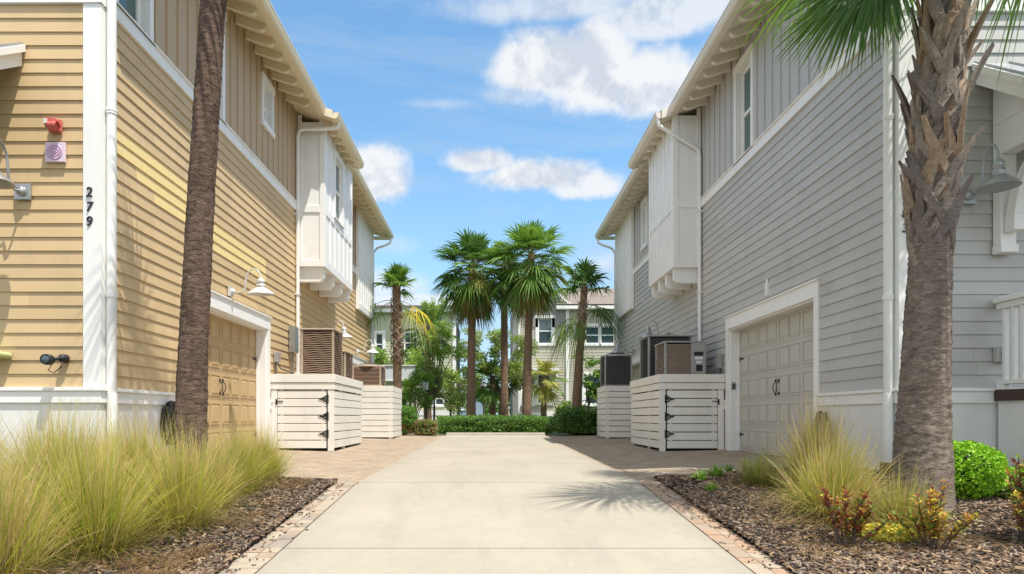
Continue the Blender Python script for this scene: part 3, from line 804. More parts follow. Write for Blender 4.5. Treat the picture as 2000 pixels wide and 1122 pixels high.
# alarm, sign, camera and boxes on the front walls -----------------------
al=thing('fire_alarm','red fire alarm horn strobe on the tan front wall','alarm',(-4.90,6.83,3.9))
m=MB(); m.box(-4.97,-4.83,6.79,6.832,3.84,3.98); m.build('back_box',RED,al,bevel=.006)
m=MB(); m.box(-4.955,-4.85,6.71,6.789,3.86,3.965); m.lathe((-4.87,6.74,3.88),[(.045,-.05),(.05,0),(.045,.05)],12,ax='x'); m.build('horn',RED,al,bevel=.006)
m=MB(); m.box(-4.945,-4.915,6.69,6.709,3.89,3.94); m.build('strobe',LBL,al)
sg=thing('round_speaker_panel','square pale pink panel with a circular pink grille below the red alarm','panel',(-4.9,6.83,3.6))
m=MB(); m.box(-5.01,-4.79,6.80,6.833,3.505,3.725); m.build('plate',PINK,sg,bevel=.003)
m=MB()
for r0,r1 in ((.088,.066),(.058,.038),(.03,.001)): m.lathe((-4.90,6.7985,3.615),[(r0,0),(r0,-.004),(r1,-.004),(r1,0)],28,ax='y')
m.build('grille',PINK2,sg)
cam_=thing('security_floodlight','small black swivel floodlight low on the tan front wall','floodlight',(-4.85,6.83,1.27))
m=MB(); m.lathe((-4.80,6.80,1.29),[(.001,-.06),(.03,-.055),(.045,-.03),(.05,.03)],14,ax='y'); m.tube([(-4.80,6.75,1.29),(-4.82,6.71,1.28),(-4.85,6.69,1.27)],.018,8); m.build('mount',BLK,cam_)
m=MB(); m.lathe((-4.88,6.68,1.265),[(.001,.06),(.04,.05),(.058,.02),(.062,-.03),(.055,-.06),(.045,-.05),(.001,-.045)],16,ax='y'); m.build('head',BLK,cam_)
m=MB(); m.lathe((-4.88,6.68,1.265),[(.044,-.052),(.03,-.058),(.001,-.06)],16,ax='y'); m.build('lens',GLS2,cam_)
m=MB(); m.tube([(-4.87,6.72,1.22),(-4.90,6.70,1.15),(-4.86,6.73,1.12),(-4.82,6.8,1.2)],.006,6); m.build('cable',BLK,cam_)
sh=MB(); sh.box(-5.75,-5.435,6.52,6.832,1.29,1.36); sh.lathe((-5.435,6.68,1.325),[(.034,-.15),(.034,.15)],10,ax='y')
tag(sh.build('wall_shelf',LIME,bevel=.01),'pale lime shelf on the tan front wall at the left edge','shelf')
bx=thing('wall_sensor','small round beige sensor on a square plate on the grey front wall','sensor',(5.5,6.97,3.19))
ob=thing('outlet_box','grey weatherproof outlet box on the grey front wall behind the porch railing','outlet box',(5.86,6.97,1.35))
m=MB(); m.box(5.80,5.95,6.90,6.972,1.26,1.44); m.build('box',GREY,ob,bevel=.008)
m=MB(); m.lathe((5.87,6.9,1.35),[(.035,0),(.03,-.012),(.001,-.014)],14,ax='y'); m.build('cover',ACGR,ob)
m=MB(); m.box(5.40,5.60,6.945,6.972,3.09,3.29); m.build('plate',GREY,bx,bevel=.004)
m=MB(); m.lathe((5.5,6.945,3.19),[(.055,0),(.05,-.02),(.03,-.035),(.001,-.038)],16,ax='y'); m.build('dome',GALV,bx)
kp=thing('keypad','small grey keypad on the white casing of the grey garage door','keypad',(4.7,12.0,1.26))
m=MB(); m.box(4.76,4.84,11.895,11.919,1.17,1.32); m.build('case',ACGR,kp,bevel=.004)
m=MB()
for i in range(3):
    for j in range(4): m.box(4.775+i*.02,4.79+i*.02,11.889,11.8945,1.19+j*.025,1.208+j*.025)
m.build('keys',BLK,kp)
st=MB(); st.box(4.70,4.745,10.25,10.33,2.70,2.92); st.lathe((4.72,10.29,2.92),[(.02,0),(.02,.06),(.001,.065)],10)
tag(st.build('conduit_stub',WHT,bevel=.003),'short white conduit stub on the grey wall above the garage where a lamp is missing','conduit')
# hoses on reels -----------------------------------------------------------
def hose(x,y,z,s,lab):
    t=thing('garden_hose',lab,'hose',(x,y,0),group='black garden hoses coiled by the garages')
    m=MB(); pts=[]
    for k in range(120):
        a=k/10*2*PI; r=.12+.05*math.sin(k*.7)+.02*R.random(); pts.append((x-s*(.06+.05*math.sin(k*.31)),y+r*math.cos(a)*.8,z+.05+r*1.7*math.sin(a)))
    m.tube(pts,.013,6); m.build('coil',BLK,t)
    m=MB(); m.box(min(x,x-s*.14),max(x,x-s*.14),y-.03,y+.03,z+.1,z+.16); m.box(min(x-s*.14,x-s*.17),max(x-s*.14,x-s*.17),y-.04,y+.04,z+.06,z+.24); m.build('hook',GALV,t)
hose(-4.40,8.2,.50,-1,'coiled black hose hanging low on the tan house base behind the leaning palm')
hose(4.72,8.5,.36,1,'coiled black hose hanging low on the grey house base beside the garage')
# utility boxes, meters and conduits ------------------------------------------
def uj(name,lab,cat,loc,parts):
    t=thing(name,lab,cat,loc)
    for pn,mt,fn in parts:
        m=MB(); fn(m); m.build(pn,mt,t,bevel=.003)
    return t
def tubes(*a):
    def f(m):
        for p,r in a: m.tube(p,r,7)
    return f
uj('electrical_disconnect','grey disconnect box on the tan wall next to the downspout above the slatted enclosure','electrical box',(-4.4,13.3,2.2),[
 ('box',GALV,lambda m:(m.box(-4.395,-4.26,13.2,13.45,2.05,2.62),)),('conduit',GALV,tubes(([(-4.33,13.3,2.05),(-4.33,13.3,1.5)],.02)))])
uj('junction_box','pale grey junction box with dark conduit running down beside the tan garage','electrical box',(-4.4,12.4,1.9),[
 ('box',ACGR,lambda m:(m.box(-4.40,-4.31,12.28,12.45,1.75,1.95),)),('conduit',ACDK,tubes(([(-4.37,12.32,1.75),(-4.36,12.3,.95),(-4.36,12.3,-.05)],.022),([(-4.37,12.42,1.75),(-4.33,12.5,1.63),(-4.3,13.2,1.58)],.016))),
 ('valve',WHT,lambda m:(m.box(-4.38,-4.32,12.22,12.30,.82,.98),))])
uj('junction_box','grey wall box with cables beside the grey garage casing','electrical box',(4.7,12.4,1.9),[
 ('box',ACGR,lambda m:(m.box(4.63,4.72,12.25,12.42,1.62,1.92),)),('conduit',ACDK,tubes(([(4.68,12.32,1.62),(4.68,12.3,.9),(4.68,12.3,-.05)],.02),([(4.66,12.36,1.62),(4.5,12.5,1.5),(4.3,12.55,1.53)],.015))),
 ('valve',WHT,lambda m:(m.box(4.64,4.71,12.2,12.28,.85,1.02),))])
# slatted enclosures -----------------------------------------------------------
def enclosure(s,xi,xo,y0,y1,ztop,zb,lab,door,capped):
    t=thing('slatted_enclosure',lab,'enclosure',(s*(xi+xo)/2,(y0+y1)/2,zb),group='white slatted utility enclosures')
    X=lambda a,b:(min(s*a,s*b),max(s*a,s*b))
    m=MB()
    for (u,v) in ((xi,y0),(xi,y1-.1),(xo-.1,y0),(xo-.1,y1-.1)):
        a,b=X(u,u+.1); m.box(a,b,v,v+.1,zb,ztop-.03)
    for v in (y0+.9,): a,b=X(xi+.002,xi+.1); m.box(a,b,v,v+.09,zb,ztop-.03)
    split_build(m,'post',BOXW,t)
    ph=.171; z=zb+.06; sl=MB(); zt=ztop-(.31 if capped else .0)
    ft=MB()
    n=int(round((zt-z)/ph)); ph=(zt-z)/n
    for k in range(n):
        a0,a1=z+k*ph,z+(k+1)*ph-.017
        q=R.uniform(-.002,.002)
        a,b=X(xi-.022,xi-.001)
        sl.box(a,b,y0+.0,y1,a0+q,a1+q)
        if door:
            a,b=X(xi+.13,xo-.13); mid=a+(b-a)*.36 if s<0 else a+(b-a)*.62
            ft.box(a,b,y0-.021,y0-.001,a0+q,a1+q)
        else:
            a,b=X(xi-.0215,xo); sl.box(a,b,y0-.022,y0-.001,a0+q,a1+q)
    sl.build('slats',BOXW,t,bevel=.003)
    if door:
        m=MB()
        a,b=X(xi-.022,xi+.10); m.box(a,b,y0-.024,y0-.0012,zb+.0,zt); a,b=X(xo-.12,xo); m.box(a,b,y0-.024,y0-.0012,zb+.0,zt)
        split_build(m,'corner_board',BOXW,t,bevel=.003)
        a,b=X(xi+.18,xi+.24); ft.box(a,b,y0-.0009,y0+.02,zb+.06,zt); a,b=X(xo-.24,xo-.18); ft.box(a,b,y0-.0009,y0+.02,zb+.06,zt)
        d=ft.build('door',BOXW,t,bevel=.003)
        for zz in (zb+.35,zb+.70,zb+1.05):
            h=MB(); xh=s*(xi+.06); dx=s
            h.add([],[])
            def tri(pts): h.prism([(p[0],y0-.034,p[1]) for p in pts],(0,.009,0))
            tri([(xh+dx*.02,zz-.085),(xh+dx*.05,zz-.085),(xh+dx*.05,zz+.085),(xh+dx*.02,zz+.085)])
            tri([(xh+dx*.051,zz-.08),(xh+dx*.16,zz-.02),(xh+dx*.16,zz-.008),(xh+dx*.051,zz-.04)])
            tri([(xh+dx*.051,zz+.08),(xh+dx*.16,zz+.02),(xh+dx*.16,zz+.008),(xh+dx*.051,zz+.04)])
            tri([(xh+dx*.051,zz-.012),(xh+dx*.20,zz-.008),(xh+dx*.20,zz+.008),(xh+dx*.051,zz+.012)])
            h.lathe((xh+dx*.21,y0-.034,zz),[(.016,0),(.016,.009)],8,ax='y'); h.lathe((xh+dx*.18,y0-.035,zz),[(.001,0),(.02,0),(.02,.009)],8,ax='y')
            h.build('hinge',BLK,d)
        h=MB(); xl=s*(xo-.11); h.box(min(xl,xl-s*.13),max(xl,xl-s*.13),y0-.036,y0-.024,zt-.24,zt-.225); h.box(xl-.012,xl+.012,y0-.045,y0-.024,zt-.30,zt-.19); h.build('latch',BLK,d)
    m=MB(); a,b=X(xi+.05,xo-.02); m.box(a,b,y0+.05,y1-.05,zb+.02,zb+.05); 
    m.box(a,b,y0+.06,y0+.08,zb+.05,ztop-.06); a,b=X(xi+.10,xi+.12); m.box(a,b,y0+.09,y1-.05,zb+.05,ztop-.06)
    m.build('dark_backing',DARK,t)  # near-black sheets behind the slats keep the gaps dark
    m=MB(); a,b=X(xi+.01,xo); m.box(a,b,y0+.01,y1,ztop-.05,ztop-.015); m.build('shelf',BOXW,t)
    if capped:
        m=MB(); a,b=X(xi-.05,xo+.02); c,d_=X(xi-.05,xi-.027)
        m.box(a,b,y0-.05,y0-.027,ztop-.165,ztop); m.box(c,d_,y0-.0269,y1,ztop-.165,ztop)
        a,b=X(xi-.035,xo+.02); c,d_=X(xi-.035,xi-.0225)
        m.box(a,b,y0-.0359,y0-.0245,ztop-.305,ztop-.175); m.box(c,d_,y0-.0244,y1,ztop-.305,ztop-.175)
        m.build('cap_boards',BOXW,t,bevel=.004)
    return t
enclosure(-1,3.16,4.40,12.16,14.8,1.49,-.055,'white slatted enclosure with three black hinges beside the tan garage door',True,True)
enclosure(1,3.43,4.70,12.16,14.6,1.49,-.06,'white slatted enclosure with three black hinges beside the grey garage door',True,True)
enclosure(-1,2.85,4.40,17.6,19.4,1.55,-.02,'plain white slatted enclosure farther along the tan wall, next to the rusty hedge',False,False)
enclosure(1,3.37,4.70,17.6,18.9,1.55,-.02,'plain white slatted enclosure farther along the grey wall, next to the dark hedge',False,False)
# condensers ----------------------------------------------------------------
def condenser(x0,x1,y0,y1,z0,z1,lab,body,frame,top,nl,panel=None,wav=0):
    cx,cy=(x0+x1)/2,(y0+y1)/2
    t=thing('air_conditioner',lab,'air conditioner',(cx,cy,z0),group='air conditioners on the slatted enclosures')
    m=MB(); p=.045
    for (a,b) in ((x0,y0),(x1-p,y0),(x0,y1-p),(x1-p,y1-p)): m.box(a,a+p,b,b+p,z0,z1)
    m.box(x0-.01,x1+.01,y0-.01,y1+.01,z0-.04,z0-.001)
    m.build('frame',frame,t,bevel=.006)
    m=MB(); m.box(x0+.05,x1-.05,y0+.05,y1-.05,z0,z1-.01); m.build('coil_core',DARK,t)
    m=MB(); h=(z1-z0-.03)/nl
    for k in range(nl):
        z=z0+.01+k*h
        for (a,b,axis) in ((x0+p,x1-p,'f'),(y0+p,y1-p,'l'),(y0+p,y1-p,'r')):
            N=8 if wav else 1
            for i in range(N):
                u0=a+(b-a)*i/N; u1=a+(b-a)*(i+1)/N
                w0=wav*math.sin(i/N*12+k*.9); w1=wav*math.sin((i+1)/N*12+k*.9)
                pts=[]
                for u,w in ((u0,w0),(u1,w1)):
                    prof=[(.03,z+h*.75+w),(.0,z+.1*h+w),(.0,z+.02*h+w),(.012,z+.02*h+w),(.036,z+h*.72+w)]
                    if axis=='f': pts.append([(u,y0+d,zz) for d,zz in prof])
                    elif axis=='l': pts.append([(x0+d,u,zz) for d,zz in prof])
                    else: pts.append([(x1-d,u,zz) for d,zz in prof])
                a_,b_=pts; n=5
                m.add(a_+b_,[(k2,(k2+1)%n,n+(k2+1)%n,n+k2) for k2 in range(n)]+[tuple(range(n)),tuple(range(n,2*n))])
    m.build('louvers',body,t)
    m=MB()
    if top=='round': m.lathe((cx,cy,z1),[(.0,.05),((x1-x0)*.3,.045),((x1-x0)*.52,.02),((x1-x0)*.56,0),((x1-x0)*.56,-.03),((x1-x0)*.5,-.035)],24,sy=(y1-y0)/(x1-x0))
    else:
        m.box(x0-.02,x1+.02,y0-.02,y1+.02,z1,z1+.035)
    m.build('top_cover',frame,t,bevel=0 if top=='round' else .01)
    m=MB(); zt=z1+(.05 if top=='round' else .036); rr=(x1-x0)*.36
    for q in (.25,.5,.75,1): m.tube([(cx+rr*q*math.cos(a*PI/8),cy+rr*q*math.sin(a*PI/8),zt+.012) for a in range(17)],.004,4)
    for a in range(8): m.tube([(cx,cy,zt+.014),(cx+rr*math.cos(a*PI/4),cy+rr*math.sin(a*PI/4),zt+.008)],.004,4)
    m.build('fan_guard',BLK,t)
    if panel:
        side=panel
        m=MB()
        if side=='front_right':
            m.box(x1-(x1-x0)*.36,x1+.004,y0-.008,y0-.0005,z0+.001,z1-.001); pn=m.build('service_panel',ACGR,t,bevel=.002)
            q=MB(); q.box(x1-.22,x1-.06,y0-.013,y0-.0085,z0+.30,z0+.36); q.box(x1-.20,x1-.08,y0-.013,y0-.0085,z0+.22,z0+.27); q.build('label',LBL,pn)
            q=MB(); q.box(x1-.24,x1-.05,y0-.014,y0-.0085,z0+.38,z0+.46); q.build('terminal_cover',BLK,pn); q=MB(); q.box(x1-.2,x1-.07,y0-.016,y0-.0085,z0+.06,z0+.19); q.build('service_valve_cover',BLK,pn)
    return t
def ACp(s,d,p0,p1):   # x range from photo columns at depth d
    return tuple(sorted(((p0-957)/1180*d,(p1-957)/1180*d)))
x0,x1=ACp(-1,12.55,587,652); condenser(x0,x1,12.55,13.3,1.52,2.44,'tallest brown condenser with wavy louvers on the near tan-side enclosure',ACBR,ACTAN,'flat',20,wav=.006)
x0,x1=ACp(-1,13.85,618,675); condenser(x0,x1,13.85,14.6,1.50,2.12,'smaller brown condenser behind the tallest one on the near tan-side enclosure',ACBR,ACTAN,'flat',14,wav=.005)
x0,x1=ACp(-1,17.9,688,744); condenser(x0,x1,17.9,18.7,1.58,2.16,'squat brown round-topped condenser on the far tan-side enclosure',ACBR,ACTAN,'round',14)
x0,x1=ACp(1,12.5,1298,1378); condenser(x0,x1,12.5,13.2,1.52,2.17,'front tan and grey condenser with stickered service panel on the near grey-side enclosure',ACTAN,ACGR,'flat',15,'front_right')
x0,x1=ACp(1,13.45,1266,1352); condenser(x0,x1,13.45,14.2,1.52,2.42,'large dark louvered condenser behind the tan one on the near grey-side enclosure',ACDK,ACGR,'flat',20)
x0,x1=ACp(1,17.8,1181,1235); condenser(x0,x1,17.8,18.55,1.58,2.46,'dark grey round-topped condenser on the far grey-side enclosure',ACDK,ACGR,'round',18)
# ------------------------------------------------------------------ vegetation
def fan_leaf(mb,base,dv,L,nseg=26,pet=1.0,droop=.35,mi=0,msk=None,w=.035,secs=3,sag=.25,petm=None,petr=.016,sidev=None,spr=2.25):
    """costapalmate leaf: petiole from base along dv, then a folded fan of blades"""
    d=Vector(dv).normalized(); g=Vector((0,0,-1))
    pts=[]; 
    for i in range(6):
        t=i/5; pts.append(Vector(base)+d*pet*t+g*sag*pet*t*t)
    if petm is not None: mb.tube(pts,[petr*(1-.5*i/5) for i in range(6)],5,petm)
    hub=pts[-1]; d2=(pts[-1]-pts[-2]).normalized()
    side=d2.cross(Vector((0,0,1)))
    if side.length<.1: side=d2.orthogonal()
    if sidev is not None: side=Vector(sidev)-d2*d2.dot(Vector(sidev))
    side.normalize(); up=side.cross(d2).normalized()
    for k in range(nseg):
        f=(k+.5)/nseg*2-1; a=f*spr+R.uniform(-.04,.04)
        ln=L*(1-.38*abs(f)**1.6)*R.uniform(.9,1.06)
        bd=(d2*math.cos(a)+side*math.sin(a)).normalized()
        fold=up*(.22+.18*abs(f))*(1 if k%2 else .8)
        bd=(bd+fold*.9).normalized()
        st=hub+d2*(.22*L*max(0,math.cos(a))) 
        ww=w*(1-.3*abs(f)); 
        n=bd.cross(d2 if abs(a)>.3 else up); 
        wd=(bd.cross(up)).normalized()*ww/2
        wd=wd+up*R.uniform(-.4,.4)*ww
        vs=[];  dr=droop*R.uniform(.7,1.4)
        for j in range(secs+1):
            t=j/secs; p=st+bd*ln*t+g*dr*ln*t**2.2
            if t>.6: p=p+g*dr*ln*.35*(t-.6)
            wf=(.25+.75*min(1,t*3.5))*(1-.97*max(0,(t-.35)/.65)**1.3)
            vs+= [tuple(p-wd*wf),tuple(p+wd*wf)]
        mb.add(vs,[(2*j,2*j+1,2*j+3,2*j+2) for j in range(secs)],mi,False)
def trunk_tube(mb,pts,rads,n=20,amp=.03,m=0,sub=60,fine=0):
    P=[];Rr=[]
    L=len(pts)-1
    vs=[]
    for i in range(sub+1):
        t=i/sub*L; k=min(int(t),L-1); f=t-k
        p=Vector(pts[k]).lerp(Vector(pts[k+1]),f); r=rads[k]*(1-f)+rads[k+1]*f
        ring=1+amp*(.5+.5*math.sin(i*2.2))*.6
        for j in range(n):
            a=2*PI*j/n
            rr=r*ring*(1+amp*1.6*mn.noise(Vector((math.cos(a)*1.6+p.x,math.sin(a)*1.6,p.z*7)))+amp*1.2*mn.noise(Vector((math.cos(a)*4,math.sin(a)*4,p.z*22))))
            if fine:
                q_=Vector((math.cos(a)*5,math.sin(a)*5,p.z*26)); e_=mn.noise(q_)
                rr=r*(1+.035*mn.noise(Vector((math.cos(a),math.sin(a),p.z*3)))+.055*e_+.05*mn.noise(q_*2.3)+.009*math.sin(p.z*95+3*mn.noise(Vector((math.cos(a)*1.5,math.sin(a)*1.5,p.z*2)))))
            vs.append((p.x+rr*math.cos(a),p.y+rr*math.sin(a),p.z))
    mb.add(vs,[(i*n+j,i*n+(j+1)%n,(i+1)*n+(j+1)%n,(i+1)*n+j) for i in range(sub) for j in range(n)],m,True)
def boots(mb,axis,r0,z0,z1,dz,size=1,mats=(0,0,1),outl=.25,seed=3,flat=1):
    rr=random.Random(seed); z=z0; k=0
    while z<z1:
        a=k*2.39996+rr.uniform(-.15,.15); k+=1
        c=Vector(axis(z)); fr=min(1,(z-z0)/max(.3,.4*(z1-z0)))
        r=r0(z); m=rr.choice(mats); sz=size*rr.uniform(.85,1.15)
        out=lambda an:Vector((math.cos(an),math.sin(an),0))
        top=Vector(axis(z+.26*sz))+out(a)*(r+.035*sz)
        for sd in (-1,1):
            pts=[];ns=[]
            for j in range(5):
                t=j/4; an=a+sd*1.0*(1-t); p=Vector(axis(z+.26*sz*t**.9))+out(an)*(r+.01+.028*t*sz); pts.append(p); ns.append(out(an))
            mb.slab(pts,[.045*sz,.06*sz,.068*sz,.07*sz,.07*sz],[.03*sz]*5,ns,m)
        L=outl*sz*rr.uniform(.55,1.3); o=out(a); pts=[top-o*.01-Vector((0,0,.04*sz))]; ns=[o]
        tw=rr.choice((-1,1))*rr.uniform(.15,.55); lean=rr.uniform(.25,.5)*flat
        cv=rr.uniform(-.12,.12)
        for j in range(1,6):
            t=j/5; pts.append(top+o*(L*t*lean*(.35+.65*t))+Vector((-o.y,o.x,0))*L*(t*tw+cv*t*t)+Vector((0,0,L*t*.9))); ns.append((o-Vector((0,0,.4))).normalized())
        wv_=[.085*sz,.074*sz*rr.uniform(.85,1.1),.062*sz*rr.uniform(.85,1.1),.054*sz*rr.uniform(.8,1.1),.047*sz*rr.uniform(.7,1.1),.040*sz*rr.uniform(.3,1.1)]
        mb.slab(pts,wv_,[.034*sz,.03*sz,.027*sz,.022*sz,.016*sz,.008*sz],ns,m)
        if rr.random()<.5:   # split fibre beside the stub
            q=[p+Vector((-o.y,o.x,0))*.03*sz*rr.choice((-1,1))+o*.006 for p in pts[:4]]
            mb.slab(q,[.03*sz,.026*sz,.02*sz,.006*sz],[.02*sz,.016*sz,.012*sz,.004*sz],ns[:4],rr.choice(mats))
        z+=dz*rr.uniform(.85,1.15)
def palm(name,loc,lab,h,rads,lean,barkm,nleaf,L,pet,skirt,seed,bootz=None,mats=None,elev=(80,-55),w=.068,nseg=30,mono=True,secs=3,group=None,az=None,top_sq=1,droop=.4,boot_r=1.25,ylw=(4,4,1),fine=0):
    global R
    R=random.Random(seed)
    t=thing(name,lab,'palm tree',(0,0,0),group=group)
    m=MB(); pts=[(lean[0]*(q/4)**1.3,lean[1]*(q/4)**1.3,h*q/4) for q in range(5)]
    def axis(z):
        q=max(0,min(1.1,z/h)); return Vector((lean[0]*q**1.3,lean[1]*q**1.3,z))
    rr=[rads[0]*1.25,rads[0]*1.02,rads[0]*.6+rads[1]*.4,rads[0]*.2+rads[1]*.8,rads[1]]
    trunk_tube(m,[tuple(Vector(p)+Vector((0,0,-.3 if i==0 else 0))) for i,p in enumerate(pts)],rr,sub=int(h*(40 if fine else 14)),n=44 if fine else 20,amp=.06,fine=fine)
    tr=m.build('trunk',barkm,t,recalc=False)
    if bootz:
        m=MB(); boots(m,axis,lambda z:rads[1]*boot_r*(1-.15*(z-bootz[0])/(bootz[1]-bootz[0])),bootz[0],bootz[1],bootz[2],bootz[3],seed=seed,outl=bootz[4]); m.build('boots',[BOOT,BOOTO],t)
    m=MB(); mats=mats or [FG,FD,FY,STEM]
    base=axis(h)
    for i in range(nleaf):
        f=(i+.5)/nleaf; el=math.radians(elev[0]+(elev[1]-elev[0])*f**.85+R.uniform(-8,8)); a=i*2.39996+R.uniform(-.2,.2) if az is None else az[i%len(az)]+R.uniform(-.15,.15)
        dv=(math.cos(el)*math.cos(a),math.cos(el)*math.sin(a),math.sin(el)*top_sq)
        mi=R.choices((0,1,2),(6,3,.2) if f<.45 else ylw)[0]
        pl=pet*R.uniform(.8,1.1)*(.75 if f<.2 else 1)
        fan_leaf(m,tuple(base+Vector((0,0,-.25*f))),dv,L*R.uniform(.85,1.1)*(.9 if f<.15 else 1),nseg,pl,droop*(.55+.6*f),mi,w=w,secs=secs,petm=3,sag=.08+.16*f)
    m.build('crown',mats,t,recalc=False)
    if skirt:
        m=MB()
        for i in range(skirt):
            a=i*2.39996; el=math.radians(R.uniform(-70,-35))
            dv=(math.cos(el)*math.cos(a),math.cos(el)*math.sin(a),math.sin(el))
            fan_leaf(m,tuple(base+Vector((0,0,-.25-.2*R.random()))),dv,L*.75,18,pet*.55,.9,0 if i%4 else R.choice((0,0,1)),w=w*1.1,secs=secs,petm=0,sag=.5)
        m.build('dead_fronds',[FB,FY],t,recalc=False)
    t.location=loc
    return t,base
def W(px,py,d): return ((px-957)/1180*d, d, CZ+(815-py)/1180*d)
# mid-distance palms
GP='cabbage palms beyond the end of the driveway'
def hgt(py,d,x=0): return CZ+(815-py)/1180*d-G(x,d)
d=24.5; x,_,_=W(920,0,d); palm('cabbage_palm',(x,d,G(x,d)),'full palm with a brown dead skirt, left of the two tallest in the middle',hgt(515,d),(.17,.135),(.05,.1),BARKM,66,.92,.92,30,21,elev=(82,-68),mats=[FD,FG,FY,STEM],group=GP,top_sq=1.1)
d=23.5; x,_,_=W(1028,0,d); palm('cabbage_palm',(x,d,G(x,d)),'tallest palm with yellow-green hanging fronds and an orange-brown skirt, near centre',hgt(497,d),(.165,.125),(.18,.1),BARKM,66,.92,.92,26,22,ylw=(5,4,2),elev=(82,-68),mats=[FG,FG,FY,STEM],group=GP,top_sq=1.15,bootz=(5.0,5.9,.1,.8,.15))
d=21.5; x,_,_=W(1124,0,d); pc,b=palm('cabbage_palm',(x,d,G(x,d)),'sparse two-tiered palm with a large drooping right frond, in front of the beige house',hgt(562,d),(.16,.12),(.32,0),BARKM,10,.8,.5,0,23,elev=(85,25),group=GP,bootz=(3.2,4.6,.09,.85,.2),droop=.55,mats=[FG,FD,FG,STEM])
m=MB(); R=random.Random(5); b=Vector((.2,0,hgt(600,d)))
for dv,mi,pl,dr in (((.9,-.3,.2),1,.8,.9),((.75,.3,.1),1,.9,.9),((.8,-.1,-.1),1,.7,.9),((-.8,-.4,-.2),0,.7,1.0),((-.6,.3,-.4),2,.7,1.0),((-.3,-.6,-.6),0,.6,1),((-.7,-.1,-.7),0,.7,1)):
    fan_leaf(m,tuple(b+Vector((0,0,-.25 if dv[0]<0 else .0))),dv,.95,26,pl*.75,dr,mi,w=.04,petm=3,sag=.3)
o=m.build('hanging_fronds',[FG,FD,FY,STEM],None,recalc=False); o.parent=pc
d=22.0; x,_,_=W(777,0,d); pd,b=palm('cabbage_palm',(x,d,G(x,d)),'small-headed palm with a criss-cross booted trunk and one bright yellow frond, by the tan house',hgt(556,d),(.15,.15),(-.05,0),BARKM,12,.62,.35,0,24,elev=(88,20),group=GP,bootz=(2.5,4.65,.065,.75,.12),droop=.35,mats=[FG,FD,FG,STEM],boot_r=1.5)
m=MB(); R=random.Random(6); b=Vector((-.05,0,hgt(590,d)))
for dv,mi,pl,dr in (((.8,-.2,-.05),2,.75,.9),((.6,-.5,-.3),0,.7,1.0),((.9,.2,-.3),2,.6,.9),((-.8,-.2,.1),1,.8,1.0),((-.7,.3,.0),1,.8,1.0),((-.6,-.2,-.2),1,.6,1)):
    fan_leaf(m,tuple(b),dv,.8,22,pl,dr,mi,w=.035,petm=3,sag=.35)
o=m.build('hanging_fronds',[FY,FD,FYY,STEM],None,recalc=False); o.parent=pd
d=30; x,_,_=W(835,0,d); palm('cabbage_palm',(x,d,G(x,d)),'dark low palm crown half hidden behind the small-headed palm',hgt(640,d),(.18,.15),(0,0),BARKM,22,1.0,.8,0,25,group=GP,mats=[FD,FD,FG,STEM])
d=31; x,_,_=W(962,0,d); palm('cabbage_palm',(x,d,G(x,d)),'low palm with dark slim trunk standing between the two tallest palms',hgt(735,d),(.18,.15),(0,0),BARKM,20,.8,.7,0,26,group=GP,mats=[FD,FG,FY,STEM])
d=27; x,_,_=W(985,0,d); palm('cabbage_palm',(x,d,G(x,d)),'tall palm half hidden behind the two tallest crowns',hgt(525,d),(.17,.14),(0,0),BARKM,22,.85,.8,0,27,group=GP,mats=[FD,FD,FG,STEM])
d=29; x,_,_=W(1062,0,d); palm('cabbage_palm',(x,d,G(x,d)),'short pale-green palm in front of the beige house door',hgt(735,d),(.14,.12),(0,0),BARKM,18,.7,.6,0,28,group=GP,mats=[FY,FG,FY,STEM])
# near palms
R=random.Random(31)
d=6.2; x=-3.10
lp_,b=palm('leaning_palm',(x,d,G(x,d)),'dark slender palm trunk leaning right in front of the tan house',6.5,(.136,.116),(.36,0),BARKL,11,.62,.42,0,33,elev=(80,0),nseg=26,secs=4,droop=.2,w=.035,fine=1)
lp_['label']='dark slender palm trunk leaning right in front of the tan house'
# right palm with boots
d=5.5; x=3.915; gz=G(x,d)
t=thing('booted_palm','stout grey palm with criss-crossed frond boots in front of the grey house','palm tree',(0,0,0))
h=CZ+4.55-gz
def ax2(z): 
    q=max(0,z/h); return Vector((.17*q+.12*q*q,0,z))
m=MB(); pts=[tuple(ax2(h*q/10)) for q in range(11)]; pts[0]=(0,0,-.3)
rad=[.275,.225,.197,.18,.168,.155,.15,.15,.145,.14,.135]
trunk_tube(m,pts,rad,n=64,amp=.05,sub=300,fine=1)
m.build('trunk',BARKR,t,recalc=False)
zb0=CZ+1.30-gz
m=MB(); boots(m,ax2,lambda z:.128,zb0,h-.05,.036,1.25,mats=(0,0,2,0,2,1),outl=.38,flat=.3,seed=12); m.build('boots',[BOOT,BOOTO,BOOTD],t)
base=ax2(h)
fr=[ # direction (x,y,z), petiole, blade, droop
 ((-.9,-.03,.12),.66,.92,.12),((-.8,-.25,.05),.72,.84,.15),((-.55,-.55,-.1),.7,1.0,.5),((-.5,.5,.8),1.0,1.1,.35),((-.85,-.6,.75),1.1,1.15,.3),((-.6,.75,.3),1.0,1.0,.4),
 ((.9,-.15,-.12),.72,1.0,.5),((.7,.5,.3),.9,1.0,.4),((.5,-.8,.4),1.0,1.0,.4),((-.3,-.9,.6),1.0,1.0,.35),((0,.2,1),.8,.9,.2),((.4,-.1,.95),.9,1,.25),
 ((-.35,.3,.95),.9,1,.25),((-1,-.55,.5),1.35,1.15,.3),((.2,.9,.4),.9,1,.4),((.95,.2,.5),1,1,.4),((-.15,-.5,.9),.9,1,.3)]
